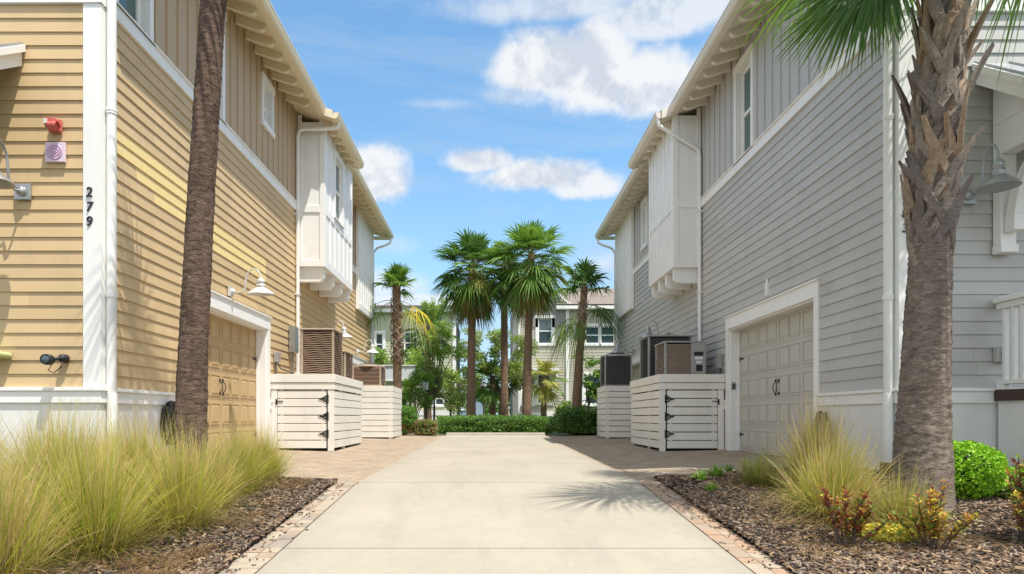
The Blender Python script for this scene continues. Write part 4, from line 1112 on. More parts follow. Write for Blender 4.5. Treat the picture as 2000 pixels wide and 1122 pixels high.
for i,(dv,pl,L,dr) in enumerate(fr):
    m=MB(); fan_leaf(m,tuple(base+Vector((0,0,-.1))),dv,L,84 if i<2 else 56,pl,dr,0,w=.034,secs=5,petm=2,sag=.6 if i<2 else .14,petr=.024,sidev=(.75,-.25,-.6) if i<2 else (.1,.2,1) if i==6 else None,spr=1.35 if i<2 else 2.25)
    m.build('frond',[[FG,FD,FG][i%3],FD,STEM],t,recalc=False)
t.location=(x,d,gz)

# broadleaf trees and shrubs -------------------------------------------------
def leaves(mb,c,rad,n,size,mats,shell=.5,seed=0,asp=.5,noise=.35):
    c=Vector(c)
    for _ in range(n):
        v=Vector((R.gauss(0,1),R.gauss(0,1),R.gauss(0,1))).normalized()
        rr=(shell+(1-shell)*R.random()**.6)*(1+noise*mn.noise(v*2.2+c*.7+Vector((seed,0,0))))
        p=c+Vector((v.x*rad[0],v.y*rad[1],v.z*rad[2]))*rr
        a=Vector((R.gauss(0,1),R.gauss(0,1),R.gauss(0,.7))).normalized(); b=(a.cross(Vector((R.gauss(0,1),R.gauss(0,1),R.gauss(0,1))))).normalized()
        s=size*R.uniform(.6,1.3); a=a*s; b=b*s*asp
        mb.add([tuple(p-a),tuple(p+b*.9-a*.1),tuple(p+a),tuple(p-b*.9-a*.1)],[(0,1,2,3)],R.choice(mats))
def broadtree(name,x,d,lab,htrunk,clumps,size,mats,trunkr=.09,group='trees growing beyond the hedge',bend=0,npl=260,multi=1):
    t=thing(name,lab,'tree',(x,d,G(x,d)),group=group); z0=G(x,d)
    m=MB(); top=Vector((x+bend,d,z0+htrunk))
    for q in range(multi):
        ox=(q-(multi-1)/2)*.18
        pts=[(x+ox,d,z0-.1),(x+ox*1.6+bend*.3,d+.05,z0+htrunk*.5),tuple(top+Vector((ox*2,0,0)))]
        m.tube(pts,[trunkr,trunkr*.8,trunkr*.6],8)
    for cx,cz,rx,rz in clumps:
        c=Vector((x+cx,d+R.uniform(-.6,.6),z0+cz)); mid=top.lerp(c,.5)+Vector((R.uniform(-.1,.1),0,-.1))
        m.tube([tuple(top-Vector((0,0,R.random()*.6))),tuple(mid),tuple(c)],[trunkr*.45,trunkr*.3,trunkr*.12],6)
    m.build('trunk',BARKT,t)
    m=MB()
    for cx,cz,rx,rz in clumps:
        for k in range(5):
            cc=(x+cx+R.uniform(-.5,.5)*rx,d+R.uniform(-.9,.9)*rx,z0+cz+R.uniform(-.5,.5)*rz)
            leaves(m,cc,(rx*.55,rx*.55,rz*.5),npl//5,size,(0,0,1) if R.random()<.6 else (1,1,2),.2,k,.45)
    m.build('crown',mats,t,recalc=False)
    return t
R=random.Random(77)
# conical young tree left of centre
d=27; x=W(848,0,d)[0]; cl=[]
zz=1.6
while zz<5.4:
    f=1-(zz-1.6)/4.1; r=.35+1.35*f
    for k in range(4 if f>.3 else 2): cl.append((R.uniform(-1,1)*r*.9,zz+R.uniform(-.2,.3),.32+.15*f,.48))
    zz+=.42
cl.append((0,5.5,.22,.55))
broadtree('young_tree',x,d,'bright green conical young tree with upturned branches left of the tall palms',1.9,cl,.06,[L1,L1,L4],.06,npl=230)
d=30; x=W(975,0,d)[0]; cl=[(R.uniform(-1.7,1.5),R.uniform(2.2,5.0),.6,.5) for _ in range(22)]
broadtree('street_tree',x,d,'light green multi-stemmed tree with pale branches behind the tallest palm',2.0,cl,.07,[L1,L4,L2],.09,bend=.2,npl=520,multi=3)
d=33; x=W(945,0,d)[0]; cl=[(R.uniform(-.7,1.3),R.uniform(1.4,3.4),.5,.45) for _ in range(12)]
broadtree('street_tree',x,d,'lower mid-green tree seen between the two tall palm trunks',1.5,cl,.07,[L1,L1,L2],.07,npl=300)
d=28; x=W(1150,0,d)[0]; cl=[(R.uniform(-.5,.9),R.uniform(.8,3.4),.38,.32) for _ in range(16)]+[(-1.0,1.1,.35,.3),(-1.3,.9,.3,.25)]
broadtree('magnolia',x,d,'broad-leaved magnolia in front of the beige house beside the grey enclosure',1.6,cl,.11,[L1,L2,L3],.06,npl=90)
d=31; x=W(790,0,d)[0]; cl=[(R.uniform(-1.6,1.8),R.uniform(1.6,4.2),.6,.5) for _ in range(20)]
broadtree('street_tree',x,d,'loose green tree behind the white carport roof',1.6,cl,.08,[L2,L1,L4],.08,npl=380)
d=34; x=W(880,0,d)[0]; cl=[(R.uniform(-1.2,1.0),R.uniform(1.0,3.6),.6,.5) for _ in range(14)]
broadtree('street_tree',x,d,'pale yellow-green bushy tree at the corner of the pale house',1.5,cl,.08,[L1,L4,L1],.08,npl=360)
d=26; x=W(812,0,d)[0]; cl=[(R.uniform(-.6,.6),R.uniform(.8,2.3),.4,.35) for _ in range(10)]
broadtree('street_tree',x,d,'small leafy bushy tree under the carport behind the rusty hedge',1.0,cl,.06,[L1,L2,L2],.05,npl=300)
# tree stakes
m=MB(); m.tube([W(995,812,29),W(978,752,29)],.035,6); m.build('x',BOXW)
o=COL.objects[-1]; o.name='tree_stake'; tag(o,'slanting white wooden stake propping the multi-stemmed tree','stake')
# distant treeline
m=MB()
for i in range(60):
    xx=-45+i*1.6; leaves(m,(xx,95+R.uniform(-4,4),2.2),(3,2,3.4+1.8*mn.noise(Vector((i*.4,0,0)))),150,.5,(0,1,1),.3,i)
tag(m.build('distant_treeline',[L2,L3],recalc=False),'far dark green line of trees on the horizon between the houses','trees',kind='stuff')

def hedge(lab,x0,x1,y0,y1,zt,mats,n,size,taper=.0,group='clipped hedges beyond the driveway',ends=.3,fn=None):
    """clipped hedge: leaf cards over a rounded box with a dark core"""
    zb=G((x0+x1)/2,y0)
    t=thing('hedge',lab,'hedge',((x0+x1)/2,(y0+y1)/2,zb),group=group)
    cx,cy=(x0+x1)/2,(y0+y1)/2; hx,hy=(x1-x0)/2,(y1-y0)/2; hz=zt-zb
    m=MB()
    def surf(v,k=1.0):
        p=5; L=(abs(v.x)**p+abs(v.y)**p+abs(v.z)**p)**(1/p); q=v/L
        nz=1+.05*mn.noise(Vector((q.x*hx*2.5,q.y*hy*2.5,q.z*2.5)))*2
        return Vector((cx+q.x*hx*nz*k,cy+q.y*hy*nz*k,zb+max(0,(q.z*.5+.5))*hz*nz*k))
    N=14; vs=[];fs=[]
    for i in range(N+1):
        for j in range(2*N):
            th=PI*i/N; ph=PI*j/N
            vs.append(tuple(surf(Vector((math.sin(th)*math.cos(ph)+1e-5,math.sin(th)*math.sin(ph),math.cos(th))),.86)))
    fs=[(i*2*N+j,i*2*N+(j+1)%(2*N),(i+1)*2*N+(j+1)%(2*N),(i+1)*2*N+j) for i in range(N) for j in range(2*N)]
    m.add(vs,fs,0); m.build('dark_core',INN,t)  # solid near-black core stands for the shade deep inside the hedge
    m=MB()
    for _ in range(n):
        f=R.choice('fftlr') if hx>hy else R.choice('ffttllrr')
        u,v=R.uniform(-1,1),R.uniform(-1,1)
        q={'f':Vector((u,-1,v)),'t':Vector((u,v,1)),'l':Vector((-1,u,v)),'r':Vector((1,u,v))}[f]
        p=surf(q,R.uniform(.88,1.04))
        a=Vector((R.gauss(0,1),R.gauss(0,1),R.gauss(.4,.8))).normalized(); b=a.cross(Vector((R.gauss(0,1),R.gauss(0,1),R.gauss(0,1)))).normalized()
        s=size*R.uniform(.6,1.3); a*=s; b*=s*.5
        mi=fn(p) if fn else R.choice(range(len(mats)))
        m.add([tuple(p-a),tuple(p+b),tuple(p+a),tuple(p-b)],[(0,1,2,3)],mi)
    m.build('foliage',mats,t,recalc=False)
    return t
R=random.Random(41)
hedge('long low green hedge straight across the end of the driveway',-1.85,2.2,20.3,21.4,.66,[HB,L2],9000,.035)
hedge('dark green hedge at right beside the far grey-side enclosure',2.15,4.6,19.3,20.8,.92,[HB,L3],7000,.035)
def rust(p): return (2 if R.random()<.75 else 0) if (p.z<.35+.2*mn.noise(p*2) and mn.noise(p*1.3)>-.25) else R.choice((0,0,1))
hedge('rounded green hedge with rusty lower leaves at left beside the tan-side enclosure',-3.9,-2.45,19.3,20.5,.98,[HB,L2,HR],7000,.035,fn=rust)
hedge('small rust-coloured hedge plant at the left corner of the driveway end',-2.5,-1.75,19.5,20.3,.52,[HR,HB,L4],2200,.035)
# boxwood and small shrubs at right
def ball(lab,cx,cy,r,h,mats,n,size,name='shrub',cat='shrub',group=None,squash=1):
    z=G(cx,cy); t=thing(name,lab,cat,(cx,cy,z),group=group)
    m=MB(); m.lathe((cx,cy,z),[(.02,.02)]+[(r*.82*math.sin(PI*k/8)**.7+.001,h*.9*(1-math.cos(PI*k/8))/2) for k in range(1,8)]+[(.001,h*.86)],16); m.build('dark_core',INN,t)  # dark solid filling, the shaded inside of the shrub put into its colour
    m=MB()
    for _ in range(n):
        u=R.uniform(-.9,1); ph=R.uniform(0,2*PI); s=math.sqrt(max(0,1-u*u))**.8; k=R.uniform(.88,1.03)
        nz=1+.12*mn.noise(Vector((math.cos(ph)*3,math.sin(ph)*3,u*3)))
        p=Vector((cx+r*s*math.cos(ph)*k*nz,cy+r*s*math.sin(ph)*k*nz,z+h*.5+h*.5*u*k*nz))
        a=Vector((R.gauss(0,1),R.gauss(0,1),R.gauss(.5,.8))).normalized(); b=a.cross(Vector((R.gauss(0,1),R.gauss(0,1),R.gauss(0,1)))).normalized()
        q=size*R.uniform(.6,1.3); a*=q; b*=q*.6
        m.add([tuple(p-a),tuple(p+b),tuple(p+a),tuple(p-b)],[(0,1,2,3)],R.choice(range(len(mats))))
    m.build('foliage',mats,t,recalc=False)
ball('round clipped bright green boxwood ball right behind the booted palm',4.55,5.95,.42,.56,[BXL],9000,.018,'boxwood','shrub')
ball('bright green boxwood cut by the right edge of the picture',5.35,6.0,.24,.30,[BXL],4000,.018,'boxwood','shrub')
ball('loose yellow-green shrub between the two boxwoods',5.02,5.85,.20,.26,[BXL,L4,CR[3]],1500,.025,'shrub')
ball('low yellow-leaved ground plant between the red croton and the palm trunk',3.02,4.62,.19,.13,[CR[2],CR[2],CR[2],L1],2200,.018,'yellow_plant','plant')
# crotons
def croton(x,y,h,n,lab,wts,spread=.28):
    z=G(x,y); t=thing('croton',lab,'plant',(x,y,z),group='croton plants in the right bed')
    st=MB(); lf=MB()
    for i in range(n):
        a=R.uniform(0,2*PI); r=R.random()*spread; top=Vector((x+math.cos(a)*r,y+math.sin(a)*r,z+h*R.uniform(.5,1))); b=Vector((x+math.cos(a)*r*.2,y+math.sin(a)*r*.2,z))
        mid=b.lerp(top,.5)+Vector((0,0,.03)); st.tube([tuple(b),tuple(mid),tuple(top)],[.006,.005,.003],5)
        for k in range(26):
            f=.35+.65*k/25; p=b.lerp(top,f); an=k*2.4; el=R.uniform(.3,1.2)
            dv=Vector((math.cos(an)*math.cos(el),math.sin(an)*math.cos(el),math.sin(el))); L=R.uniform(.05,.085); w=R.uniform(.010,.017)
            sd=dv.cross(Vector((0,0,1))).normalized()*w; nn=sd.cross(dv).normalized()
            m=p+dv*L*.5+nn*.004; e=p+dv*L-Vector((0,0,.01))
            lf.add([tuple(p),tuple(m+sd),tuple(e),tuple(m-sd),tuple(m-nn*.006)],[(0,4,1),(1,4,2),(2,4,3),(3,4,0)],R.choices((0,1,2,3),wts)[0])
    st.build('stems',BARKT,t); lf.build('leaves',CR,t,recalc=False)
croton(2.62,4.45,.46,16,'dark red croton in front of the big fountain grass clump',(6,2,1,2))
croton(3.17,4.35,.50,18,'orange and yellow croton in front of the booted palm trunk',(2,5,4,3))
croton(3.90,4.4,.66,20,'tall red, orange and green croton cut by the right edge of the picture',(4,4,2,4),.2)
# lilies and agave-like tuft
def tuft(x,y,h,n,mats,lab,w=.012,spread=.6,name='lily_tuft'):
    z=G(x,y)+.01; mb=MB()
    for i in range(n):
        a=R.uniform(0,2*PI); el=R.uniform(spread,1.45); L=h*R.uniform(.7,1.15); dv=Vector((math.cos(a)*math.cos(el),math.sin(a)*math.cos(el),math.sin(el))); sd=dv.cross(Vector((0,0,1))).normalized()*w
        vs=[]
        for j in range(5):
            t=j/4; p=Vector((x,y,z))+dv*L*t+Vector((0,0,-1))*L*.3*t*t; q=sd*(1-t**1.6*.95); vs+=[tuple(p-q),tuple(p+q)]
        mb.add(vs,[(2*j,2*j+1,2*j+3,2*j+2) for j in range(4)],R.choice(range(len(mats))))
    return tag(mb.build(name,mats,recalc=False),lab,'plant')
R=random.Random(50)
tuft(2.42,6.95,.22,60,[L1,L2],'small green leafy tuft at the back left corner of the right bed')
tuft(2.68,7.15,.26,80,[L1,L2],'brightest green tuft in the back row of the right bed')
tuft(2.35,6.4,.16,60,[L1,L1],'low light green tuft nearest the border of the right bed')
tuft(3.18,7.55,.30,16,[L4,GR[2]],'pale upright agave-like tuft in front of the grey garage',.016,1.0)
tuft(3.0,7.6,.2,40,[L2,L3],'dark green low tuft beside the pale agave-like one')
# fountain grass ----------------------------------------------------------------
def clump(seed,n,h,spread,wts,wid=.0019,dr=.5):
    global R
    R=random.Random(seed); mb=MB()
    for i in range(int(n*1.35)):
        a=R.uniform(0,2*PI); r=abs(R.gauss(0,.085)); b=Vector((math.cos(a)*r,math.sin(a)*r,-.03))
        el=PI/2-abs(R.gauss(0,spread)); aa=a+R.gauss(0,.5); L=h*R.uniform(.45,1.1)
        dv=Vector((math.cos(aa)*math.cos(el),math.sin(aa)*math.cos(el),math.sin(el))); sa=R.uniform(0,PI); sd=Vector((math.cos(sa),math.sin(sa),0))*wid*R.choice((.6,.8,1,1.2,1.9))
        if R.random()<.07: L=h*R.uniform(1.15,1.4); el=PI/2-abs(R.gauss(0,spread*.6)); dv=Vector((math.cos(aa)*math.cos(el),math.sin(aa)*math.cos(el),math.sin(el)))
        drp=dr*R.uniform(.3,1.5)*math.cos(el)+.05; vs=[]
        wnd=Vector((R.gauss(.04,.05),R.gauss(0,.04),0))
        S_=5
        for j in range(S_):
            t=j/(S_-1); p=b+dv*L*t+Vector((0,0,-1))*L*drp*t**2.2+wnd*L*t*t
            if p.z<.005 and t>.2: p.z=.005+R.random()*.03
            q=sd*(1-.9*t*t); vs+=[tuple(p-q),tuple(p+q)]
        ns=[(2*j,2*j+1,2*j+3,2*j+2) for j in range(S_-1)]
        mb.add(vs,ns,R.choices((0,1,2,3),wts)[0])
    return mb
gl=[]
def gclump(name,mb,loc,lab,group):
    o=mb.build(name,GR,recalc=False); o.location=loc; tag(o,lab,'grass clump',group); return o
GL='fountain grass clumps in the left bed'
protos=[clump(s,n,h,sp,w) for s,n,h,sp,w in ((1,2500,.95,.58,(3,6,4,1.5)),(2,2300,.92,.62,(4,6,3,2)),(3,1900,.84,.6,(2,4,6,1.5)))]
spots=[(-2.62,6.95,.78,'farthest right, beside the paving'),(-2.62,6.25,.86,'second from the paving along the bed'),(-2.62,5.6,.88,'third from the paving along the bed edge'),(-2.52,4.9,.95,'full green-gold one jutting toward the driveway'),
 (-2.78,4.25,1.0,'largest in the bottom left foreground'),(-3.35,6.6,.8,'just right of the leaning palm base'),(-3.35,5.7,.95,'in front of the leaning palm base'),(-3.55,5.0,1.0,'in the middle of the bed behind the foreground one'),
 (-3.35,3.85,1.05,'cut by the bottom left corner'),(-4.0,6.35,.75,'against the white corner under the downspout'),(-4.15,5.6,.92,'in the middle of the bed below the downspout'),(-4.4,4.9,1.0,'left of the middle of the bed'),
(-4.85,5.5,1.0,'left back part of the bed'),(-5.35,6.1,.9,'at the left edge against the white base'),(-2.95,3.6,1.0,'bottom foreground, mostly cut off'),(-3.35,4.75,1.0,'between the foreground ones and the middle of the bed'),(-4.3,4.3,1.0,'at the left edge of the foreground'),(-5.3,5.3,1.0,'cut by the left edge halfway back')]
RR=random.Random(9); made={}
for i,(x,y,sc,w) in enumerate(spots):
    k=i%3
    if k not in made: o=made[k]=gclump('fountain_grass',protos[k],(x,y,G(x,y)+.02),'',GL)
    else: o=made[k].copy(); COL.objects.link(o)
    o.location=(x,y,G(x,y)+.02); o.rotation_euler=(0,0,RR.uniform(0,6.28)); o.scale=(sc*RR.uniform(.95,1.1),)*2+(sc*RR.uniform(.86,1.0),)
    o['label']='green-gold fountain grass clump '+w
GRr='fountain grass clumps in the right bed'
gclump('fountain_grass',clump(11,3000,.95,.74,(3,4,7,2),dr=1.0),(2.98,5.25,G(2.98,5.25)+.02),'big tawny drooping fountain grass clump left of the booted palm',GRr).scale=(1.1,1.1,.82)
gclump('fountain_grass',clump(12,2300,.95,.6,(1,3,7,1),dr=.7),(3.55,6.55,G(3.5,6.5)+.02),'straw-coloured fountain grass clump against the grey house base',GRr)
gclump('fountain_grass',clump(13,1200,.40,.8,(6,2,2,4),dr=.6),(3.0,6.7,G(3,6.7)+.02),'greener low fountain grass clump behind the big tawny one',GRr)
gclump('fountain_grass',clump(14,1500,.5,.9,(3,2,5,2),dr=.8),(3.3,4.85,G(3.3,4.85)+.02),'flattened wispy grass clump at the foot of the booted palm',GRr)
# straw litter
R=random.Random(60); m=MB()
for _ in range(5200):
    if R.random()<.5: x=-2.0-abs(R.gauss(0,.5)); y=R.uniform(3.7,7.0)
    else: x=R.uniform(2.15,4.2); y=R.uniform(4.2,7.2)
    if x>0 and mn.noise(Vector((x,y,3)))<0: continue
    if x<0 and mn.noise(Vector((x*1.4,y*1.4,5)))<-.05: continue
    z=G(x,y)+.045+R.random()*.02; a=R.uniform(0,6.28); L=R.uniform(.04,.13); q=Vector((math.cos(a),math.sin(a),R.uniform(-.15,.15)))*L; w=Vector((-math.sin(a),math.cos(a),0))*.002
    p=Vector((x,y,z)); m.add([tuple(p-q-w),tuple(p-q+w),tuple(p+q+w),tuple(p+q-w)],[(0,1,2,3)],R.choice((0,0,1)))
tag(m.build('straw_litter',[GR[2],GR[1]],recalc=False),'dry straw litter strewn over the mulch','straw',kind='stuff')

# ------------------------------------------------------------------ background buildings
BEI=M('beige_siding',(.46,.43,.34),.6,.05,2,40,.001); BGR=M('taupe_siding',(.27,.26,.25),.6,.05,2,40,.001); PALY=M('pale_green_siding',(.52,.53,.36),.6,.05,2,40,.001)
BLUE=M('blue_siding',(.26,.34,.42),.6,.05,2,40,.001)
def clad(mb,X0,X1,Y,z0,z1,holes=(),expo=.17,m=0):
    xf=mb.xf; mb.xf=lambda u,n,v:(u,Y-n,v); siding(mb,X0,X1,z0,z1,list(holes),expo,None,int(abs(X0*10))); mb.xf=xf
def bwin(root,X0,X1,Y,z0,z1,cw=.16,mull=True,cols=1):
    xf=lambda u,n,v:(u,Y-n,v)
    n=cols; wd=(X1-X0)/n
    for i in range(n): frame_window(root,xf,X0+i*wd+(.04 if i else 0),X0+(i+1)*wd-(.04 if i<n-1 else 0),z0,z1,cw=cw if n==1 else .06,recess=-.04,glassm=GLS2,sillh=.12,head=.16,mull=mull)
d=36.0; s=1180/d
X=lambda px,dd=d:(px-957)/1180*dd
Z=lambda py,dd=d:CZ+(815-py)/1180*dd
rb=thing('beige_house','beige two-storey house with brown roof and white trim beyond the palms on the right','house',(5,d+3,0))
m=MB(); wl=[(X(1051),X(1078),Z(672),Z(622)),(X(1143),X(1200),Z(672),Z(638)),(X(1050),X(1075),Z(788),Z(732)),(X(1142),X(1172),Z(790),Z(733)),(X(1018),X(1040),Z(790),Z(735))]
hw=[(a-.12,b+.12,c-.08,e+.1) for a,b,c,e in wl]
clad(m,X(1010),X(1250),d,Z(806),Z(600),hw); m.build('siding',BEI,rb,recalc=False)
m=MB(); grid_slab(m,X(1010),X(1250),Z(850),Z(598),wl,.01,.3); m.v=[(a,d+b,c) for a,b,c in m.v]; m.box(X(1012),X(1250),d+.5,d+8,Z(845),Z(600)); m.build('wall',DARK,rb)
m=MB(); grid_slab(m,X(1040),X(1109),Z(640),Z(598),wl,-.06,-.03); 
m.v=[(a,d+b,c) for a,b,c in m.v]; m.add([(X(1040),d-.06,Z(598)),(X(1109),d-.06,Z(598)),(X(1074),d-.06,Z(572)),(X(1040),d+.2,Z(598)),(X(1109),d+.2,Z(598)),(X(1074),d+.2,Z(572))],[(0,1,2),(3,4,5),(0,1,4,3),(1,2,5,4),(2,0,3,5)]); m.build('gable',BGR,rb)
m=MB()
for a in (1010,1105): m.box(X(a),X(a+6),d-.1,d-.061,Z(806),Z(600))
m.box(X(1008),X(1250),d-.14,d-.0,Z(820),Z(806)); m.box(X(1085),X(1250),d-.5,d-.1,Z(606),Z(598))
for q in (-1,1):
    xa,xb=X(1074),X(1074+q*42)
    m.hexa([(xa,d-.35,Z(568)),(xb,d-.35,Z(602)),(xb,d-.06,Z(602)),(xa,d-.06,Z(568)),(xa,d-.35,Z(562)),(xb,d-.35,Z(596)),(xb,d-.06,Z(596)),(xa,d-.06,Z(562))])
m.build('trim',WHT,rb)
m=MB(); m.box(X(1008),X(1250),d-.13,d+.2,Z(850),Z(821)); m.build('base_wall',STUC,rb)
for i,(a,b,c,e) in enumerate(wl): bwin(rb,a,b,d-.02,c,e,cols=2 if i==1 else 1)
m=MB(); m.box(X(1036),X(1088),d-1.0,d-.1,Z(728),Z(722)); m.box(X(1037),X(1040),d-.95,d-.1,Z(738),Z(728)); m.box(X(1083),X(1086),d-.95,d-.1,Z(738),Z(728)); m.build('window_hood',WHT,rb)
m=MB(); m.hexa([(X(1085),d-.5,Z(600)),(X(1262),d-.5,Z(600)),(X(1275),d+6,Z(528)),(X(1120),d+6,Z(528)),(X(1085),d-.5,Z(597)),(X(1262),d-.5,Z(597)),(X(1275),d+6,Z(522)),(X(1120),d+6,Z(522))])
m.hexa([(X(1032),d-.3,Z(602)),(X(1074),d-.3,Z(568)),(X(1120),d+6,Z(560)),(X(1040),d+6,Z(600)),(X(1032),d-.3,Z(598)),(X(1074),d-.3,Z(563)),(X(1120),d+6,Z(555)),(X(1040),d+6,Z(596))])
rf=m.build('roof',ROOFB,rb)
m=MB(); m.tube([W(1184,572,d+2.2),W(1184,562,d+2.2)],.06,8); m.tube([W(1184,562,d+2.2),W(1190,560,d+2.2)],.07,8); m.build('vent_pipe',BLK,rf)
m=MB(); m.box(X(1001),X(1012),d-.2,d+4,Z(850),Z(606)); m.build('side_wall',BGR,rb)
# left pale house
d2=37.0; X2=lambda p:X(p,d2); Z2=lambda p:Z(p,d2)
lb=thing('pale_house','pale yellow-green house with white corner boards half hidden by trees on the left','house',(X2(800),d2+3,0))
wl=[(X2(831),X2(866),Z2(792),Z2(766)),(X2(734),X2(748),Z2(694),Z2(652)),(X2(790),X2(815),Z2(690),Z2(650))]
m=MB(); clad(m,X2(690),X2(886),d2,Z2(806),Z2(612),[(a-.1,b+.1,c-.1,e+.1) for a,b,c,e in wl]); m.build('siding',PALY,lb,recalc=False)
m=MB(); grid_slab(m,X2(690),X2(888),Z2(850),Z2(610),wl,.01,.3); m.v=[(a,d2+b,c) for a,b,c in m.v]; m.box(X2(690),X2(886),d2+.5,d2+8,Z2(845),Z2(612)); m.build('wall',DARK,lb)
m=MB(); m.box(X2(884),X2(891),d2-.1,d2-.04,Z2(806),Z2(612)); m.box(X2(690),X2(892),d2-.13,d2-.0,Z2(812),Z2(802)); m.box(X2(690),X2(895),d2-.5,d2-.05,Z2(612),Z2(604)); m.build('trim',WHT,lb)
m=MB(); m.box(X2(690),X2(890),d2-.11,d2+.2,Z2(850),Z2(813)); m.build('base_wall',STUC,lb)
m=MB(); m.hexa([(X2(680),d2-.6,Z2(604)),(X2(898),d2-.6,Z2(604)),(X2(860),d2+5,Z2(574)),(X2(700),d2+5,Z2(574)),(X2(680),d2-.6,Z2(600)),(X2(898),d2-.6,Z2(600)),(X2(860),d2+5,Z2(570)),(X2(700),d2+5,Z2(570))]); m.build('roof',ROOFB,lb)
for i,(a,b,c,e) in enumerate(wl): bwin(lb,a,b,d2-.02,c,e,cols=2 if i==0 else 1)
# far blue-grey house
d3=75.0; fb=thing('blue_grey_house','small far blue-grey house with a pinkish roof seen between palm trunks','house',(X(905,d3),d3,0))
a,b=X(888,d3),X(945,d3)
m=MB(); m.box(a,b,d3,d3+6,-.2,Z(758,d3)); m.build('wall',BLUE,fb)
m=MB(); m.hexa([(a-.4,d3-.5,Z(758,d3)),(b+.4,d3-.5,Z(758,d3)),(b-1,d3+4,Z(738,d3)),(a+1,d3+4,Z(738,d3)),(a-.4,d3-.5,Z(756,d3)),(b+.4,d3-.5,Z(756,d3)),(b-1,d3+4,Z(735,d3)),(a+1,d3+4,Z(735,d3))]); m.build('roof',ROOFB,fb)
for px in (893,901,909,917):
    for py in (800,778): bwin(fb,X(px,d3),X(px+4,d3),d3-.05,Z(py,d3),Z(py-11,d3),cw=.08)
# carport and lamp post
ca=thing('carport','flat white metal carport roof on grey posts left of the young tree','carport',(X(780,27),27,0))
a,b=X(738,27),X(813,27); m=MB(); m.box(a,b,26.5,29.5,Z(744,27),Z(717,27)); 
m.build('fascia_panel',M('white_metal_panel',(.74,.76,.80),.4,.04,2,40,.001),ca)
m=MB(); m.box(a-.03,b+.04,26.46,29.55,Z(717,27)+.001,Z(715,27)); m.box(a-.02,b+.02,26.47,29.5,Z(746,27),Z(744,27)-.001)
k=a+.1
while k<b: m.box(k,k+.012,26.488,26.4995,Z(744,27),Z(717,27)); k+=.16
m.build('edge_trim',WHT,ca)
for px in (747,799): m=MB(); m.box(X(px,27),X(px,27)+.1,27,27.1,0,Z(745,27)); m.build('post',ACGR,ca)
lm=thing('lantern_post','square white lantern on a slim dark post beside the young tree','street lamp',(X(832,26),26,0))
m=MB(); m.tube([(X(832,26),26,0),(X(832,26),26,Z(762,26))],.035,8); m.build('post',BLK,lm)
m=MB(); q=.13; cx=X(832,26); m.hexa([(cx-q*.8,26-q*.8,Z(762,26)),(cx+q*.8,26-q*.8,Z(762,26)),(cx+q*.8,26+q*.8,Z(762,26)),(cx-q*.8,26+q*.8,Z(762,26)),(cx-q,26-q,Z(746,26)),(cx+q,26-q,Z(746,26)),(cx+q,26+q,Z(746,26)),(cx-q,26+q,Z(746,26))]); m.build('lantern',M('milky_glass',(.68,.72,.76),.3,.05,3,40,.001),lm)
m=MB(); m.lathe((cx,26,Z(746,26)+.001),[(.2,0),(.16,.05),(.05,.1),(.001,.13)],4); m.build('cap',ACDK,lm)

# ------------------------------------------------------------------ sky, sun, camera
SUN=Vector((.28,-.29,1)).normalized()
w=bpy.data.worlds.new('World'); SC.world=w; w.use_nodes=True; nt=NT(w.node_tree)
bg=w.node_tree.nodes['Background']
sky=nt.node('ShaderNodeTexSky',sky_type='NISHITA'); sky.sun_disc=False; sky.sun_elevation=math.asin(SUN.z); sky.sun_rotation=math.atan2(SUN.x,SUN.y)
sky.air_density=1.0; sky.dust_density=.6; sky.ozone_density=1.6
tc=nt.node('ShaderNodeTexCoord').outputs['Generated']
sep=nt.node('ShaderNodeSeparateXYZ'); nt.l.new(tc,sep.inputs[0]); sx,sy,sz=sep.outputs
az=nt.math('ARCTAN2',sx,sy); el=nt.math('ARCSINE',sz)
nb=nt.noise(tc,8,9,.6,.15); nf=nt.noise(tc,24,7,.62)
nz=nt.math('ADD',nt.math('MULTIPLY_ADD',nb,1.7,-.85),nt.math('MULTIPLY_ADD',nf,.95,-.475))
def AE(px,py):
    x,z=(px-957)/1180,(815-py)/1180; return math.atan(x),math.atan2(z,math.sqrt(1+x*x))
clouds=[(1070,135,120,65,1),(1160,120,110,60,1),(1200,165,190,62,1),(1330,180,140,45,.95),(1000,190,70,24,.45),(940,318,80,28,1),(1040,345,120,36,1),(1140,365,75,32,.95),
 (1110,15,240,34,.7),(1290,40,170,48,.8),(735,355,70,55,1),(770,560,110,40,.7),(760,480,70,30,.3),(860,205,90,13,.35),(1180,520,60,26,.6),(820,590,90,22,.8),(600,-220,300,80,.8)]
cov=None;shade=None
for (px,py,rx,ry,op) in clouds:
    a,e=AE(px,py); ra,re=rx/1180,ry/1180
    dx=nt.math('DIVIDE',nt.math('SUBTRACT',az,a),ra); de=nt.math('DIVIDE',nt.math('SUBTRACT',el,e),re)
    de=nt.math('MULTIPLY',de,nt.math('MULTIPLY_ADD',nt.math('LESS_THAN',de,0),.45,1))
    r=nt.math('SQRT',nt.math('ADD',nt.math('MULTIPLY',dx,dx),nt.math('MULTIPLY',de,de)))
    v=nt.math('ADD',nt.math('SUBTRACT',1.15,r),nt.math('MULTIPLY',nz,.85))
    mp=nt.node('ShaderNodeMapRange',interpolation_type='SMOOTHSTEP'); nt.l.new(v,mp.inputs[0]); mp.inputs[1].default_value=0; mp.inputs[2].default_value=.62 if op>.75 else .95; mp.inputs[4].default_value=op
    cov=mp.outputs[0] if cov is None else nt.math('MAXIMUM',cov,mp.outputs[0])
wv=nt.noise(nt.mapv(tc,(1,1,6)),2.4,6,.6,.6)
wisp=nt.math('MULTIPLY',nt.ramp(wv,[(.42,0),(.74,1)]),.95)
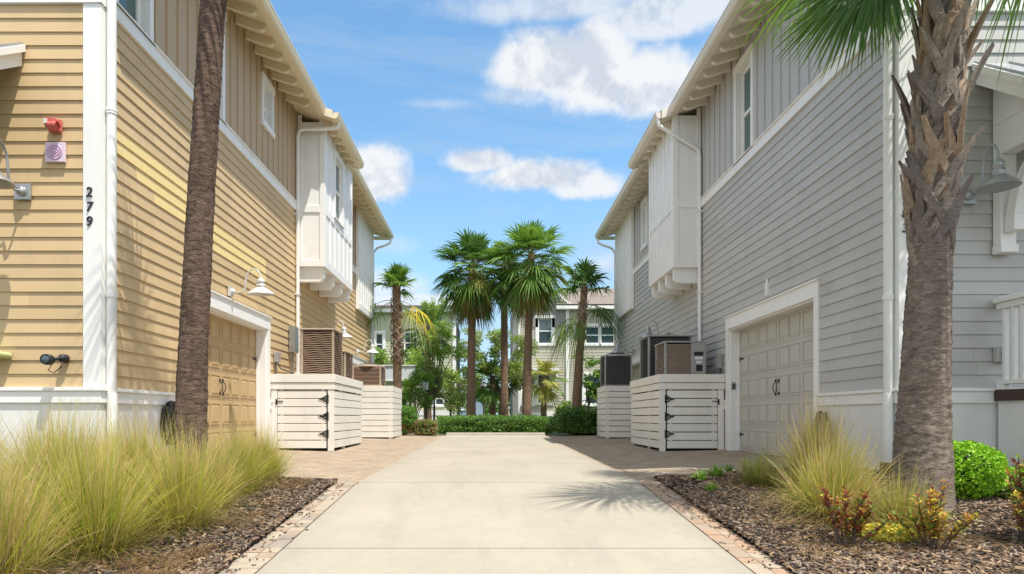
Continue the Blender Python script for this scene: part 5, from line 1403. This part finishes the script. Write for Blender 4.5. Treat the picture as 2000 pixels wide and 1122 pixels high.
low=nt.node('ShaderNodeMapRange'); nt.l.new(el,low.inputs[0]); low.inputs[1].default_value=.42; low.inputs[2].default_value=.02; low.inputs[3].default_value=0; low.inputs[4].default_value=.85
wisp=nt.math('ADD',wisp,low.outputs[0],clamp=True)
SKYG=(.96,1.27,1.28)
skc=nt.mix(1,sky.outputs[0],SKYG,'MULTIPLY')
of=nt.node('ShaderNodeVectorMath',operation='ADD'); nt.l.new(tc,of.inputs[0]); of.inputs[1].default_value=(.012,0,.03)
cs=nt.math('ADD',nt.math('MULTIPLY_ADD',nt.math('SUBTRACT',nt.noise(tc,9,8,.6),nt.noise(of.outputs[0],9,8,.6)),3.2,.52),nt.math('MULTIPLY_ADD',nf,.6,-.3))
cc=nt.mix(nt.ramp(cs,[(.2,0),(.6,1)]),(3.35,3.6,4.05),(4.7,4.75,4.8))
s1=nt.mix(nt.math('MULTIPLY',wisp,.68),skc,(2.6,3.3,4.15))
s2=nt.mix(nt.math('MULTIPLY',cov,.95),s1,cc)
# unseen bright cloud cover behind the camera and overhead, added as fill light
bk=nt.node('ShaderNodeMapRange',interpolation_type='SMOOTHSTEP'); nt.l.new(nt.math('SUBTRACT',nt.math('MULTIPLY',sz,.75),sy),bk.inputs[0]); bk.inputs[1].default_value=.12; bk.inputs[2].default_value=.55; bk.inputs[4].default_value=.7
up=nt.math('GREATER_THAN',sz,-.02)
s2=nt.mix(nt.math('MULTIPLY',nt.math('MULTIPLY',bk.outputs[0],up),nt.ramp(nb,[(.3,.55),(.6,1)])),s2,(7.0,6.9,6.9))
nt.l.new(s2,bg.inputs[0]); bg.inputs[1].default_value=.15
sl=bpy.data.lights.new('sun','SUN'); sl.energy=4.7; sl.angle=math.radians(.53); sl.color=(1,.955,.88)
so=bpy.data.objects.new('sun',sl); COL.objects.link(so); so.rotation_euler=SUN.to_track_quat('Z','Y').to_euler(); so.location=(5,-5,20)
cd=bpy.data.cameras.new('camera'); co=bpy.data.objects.new('camera',cd); COL.objects.link(co); SC.camera=co
co.location=(0,0,CZ); co.rotation_euler=(PI/2,0,0); cd.sensor_width=36; cd.lens=36*1180/2000; cd.shift_x=43/2000; cd.shift_y=254/2000; cd.clip_end=3000; cd.clip_start=.05
SC.view_settings.view_transform='Standard'; SC.view_settings.look='None'; SC.view_settings.gamma=1; SC.view_settings.exposure=.42
SC.cycles.max_bounces=8; SC.cycles.transparent_max_bounces=8
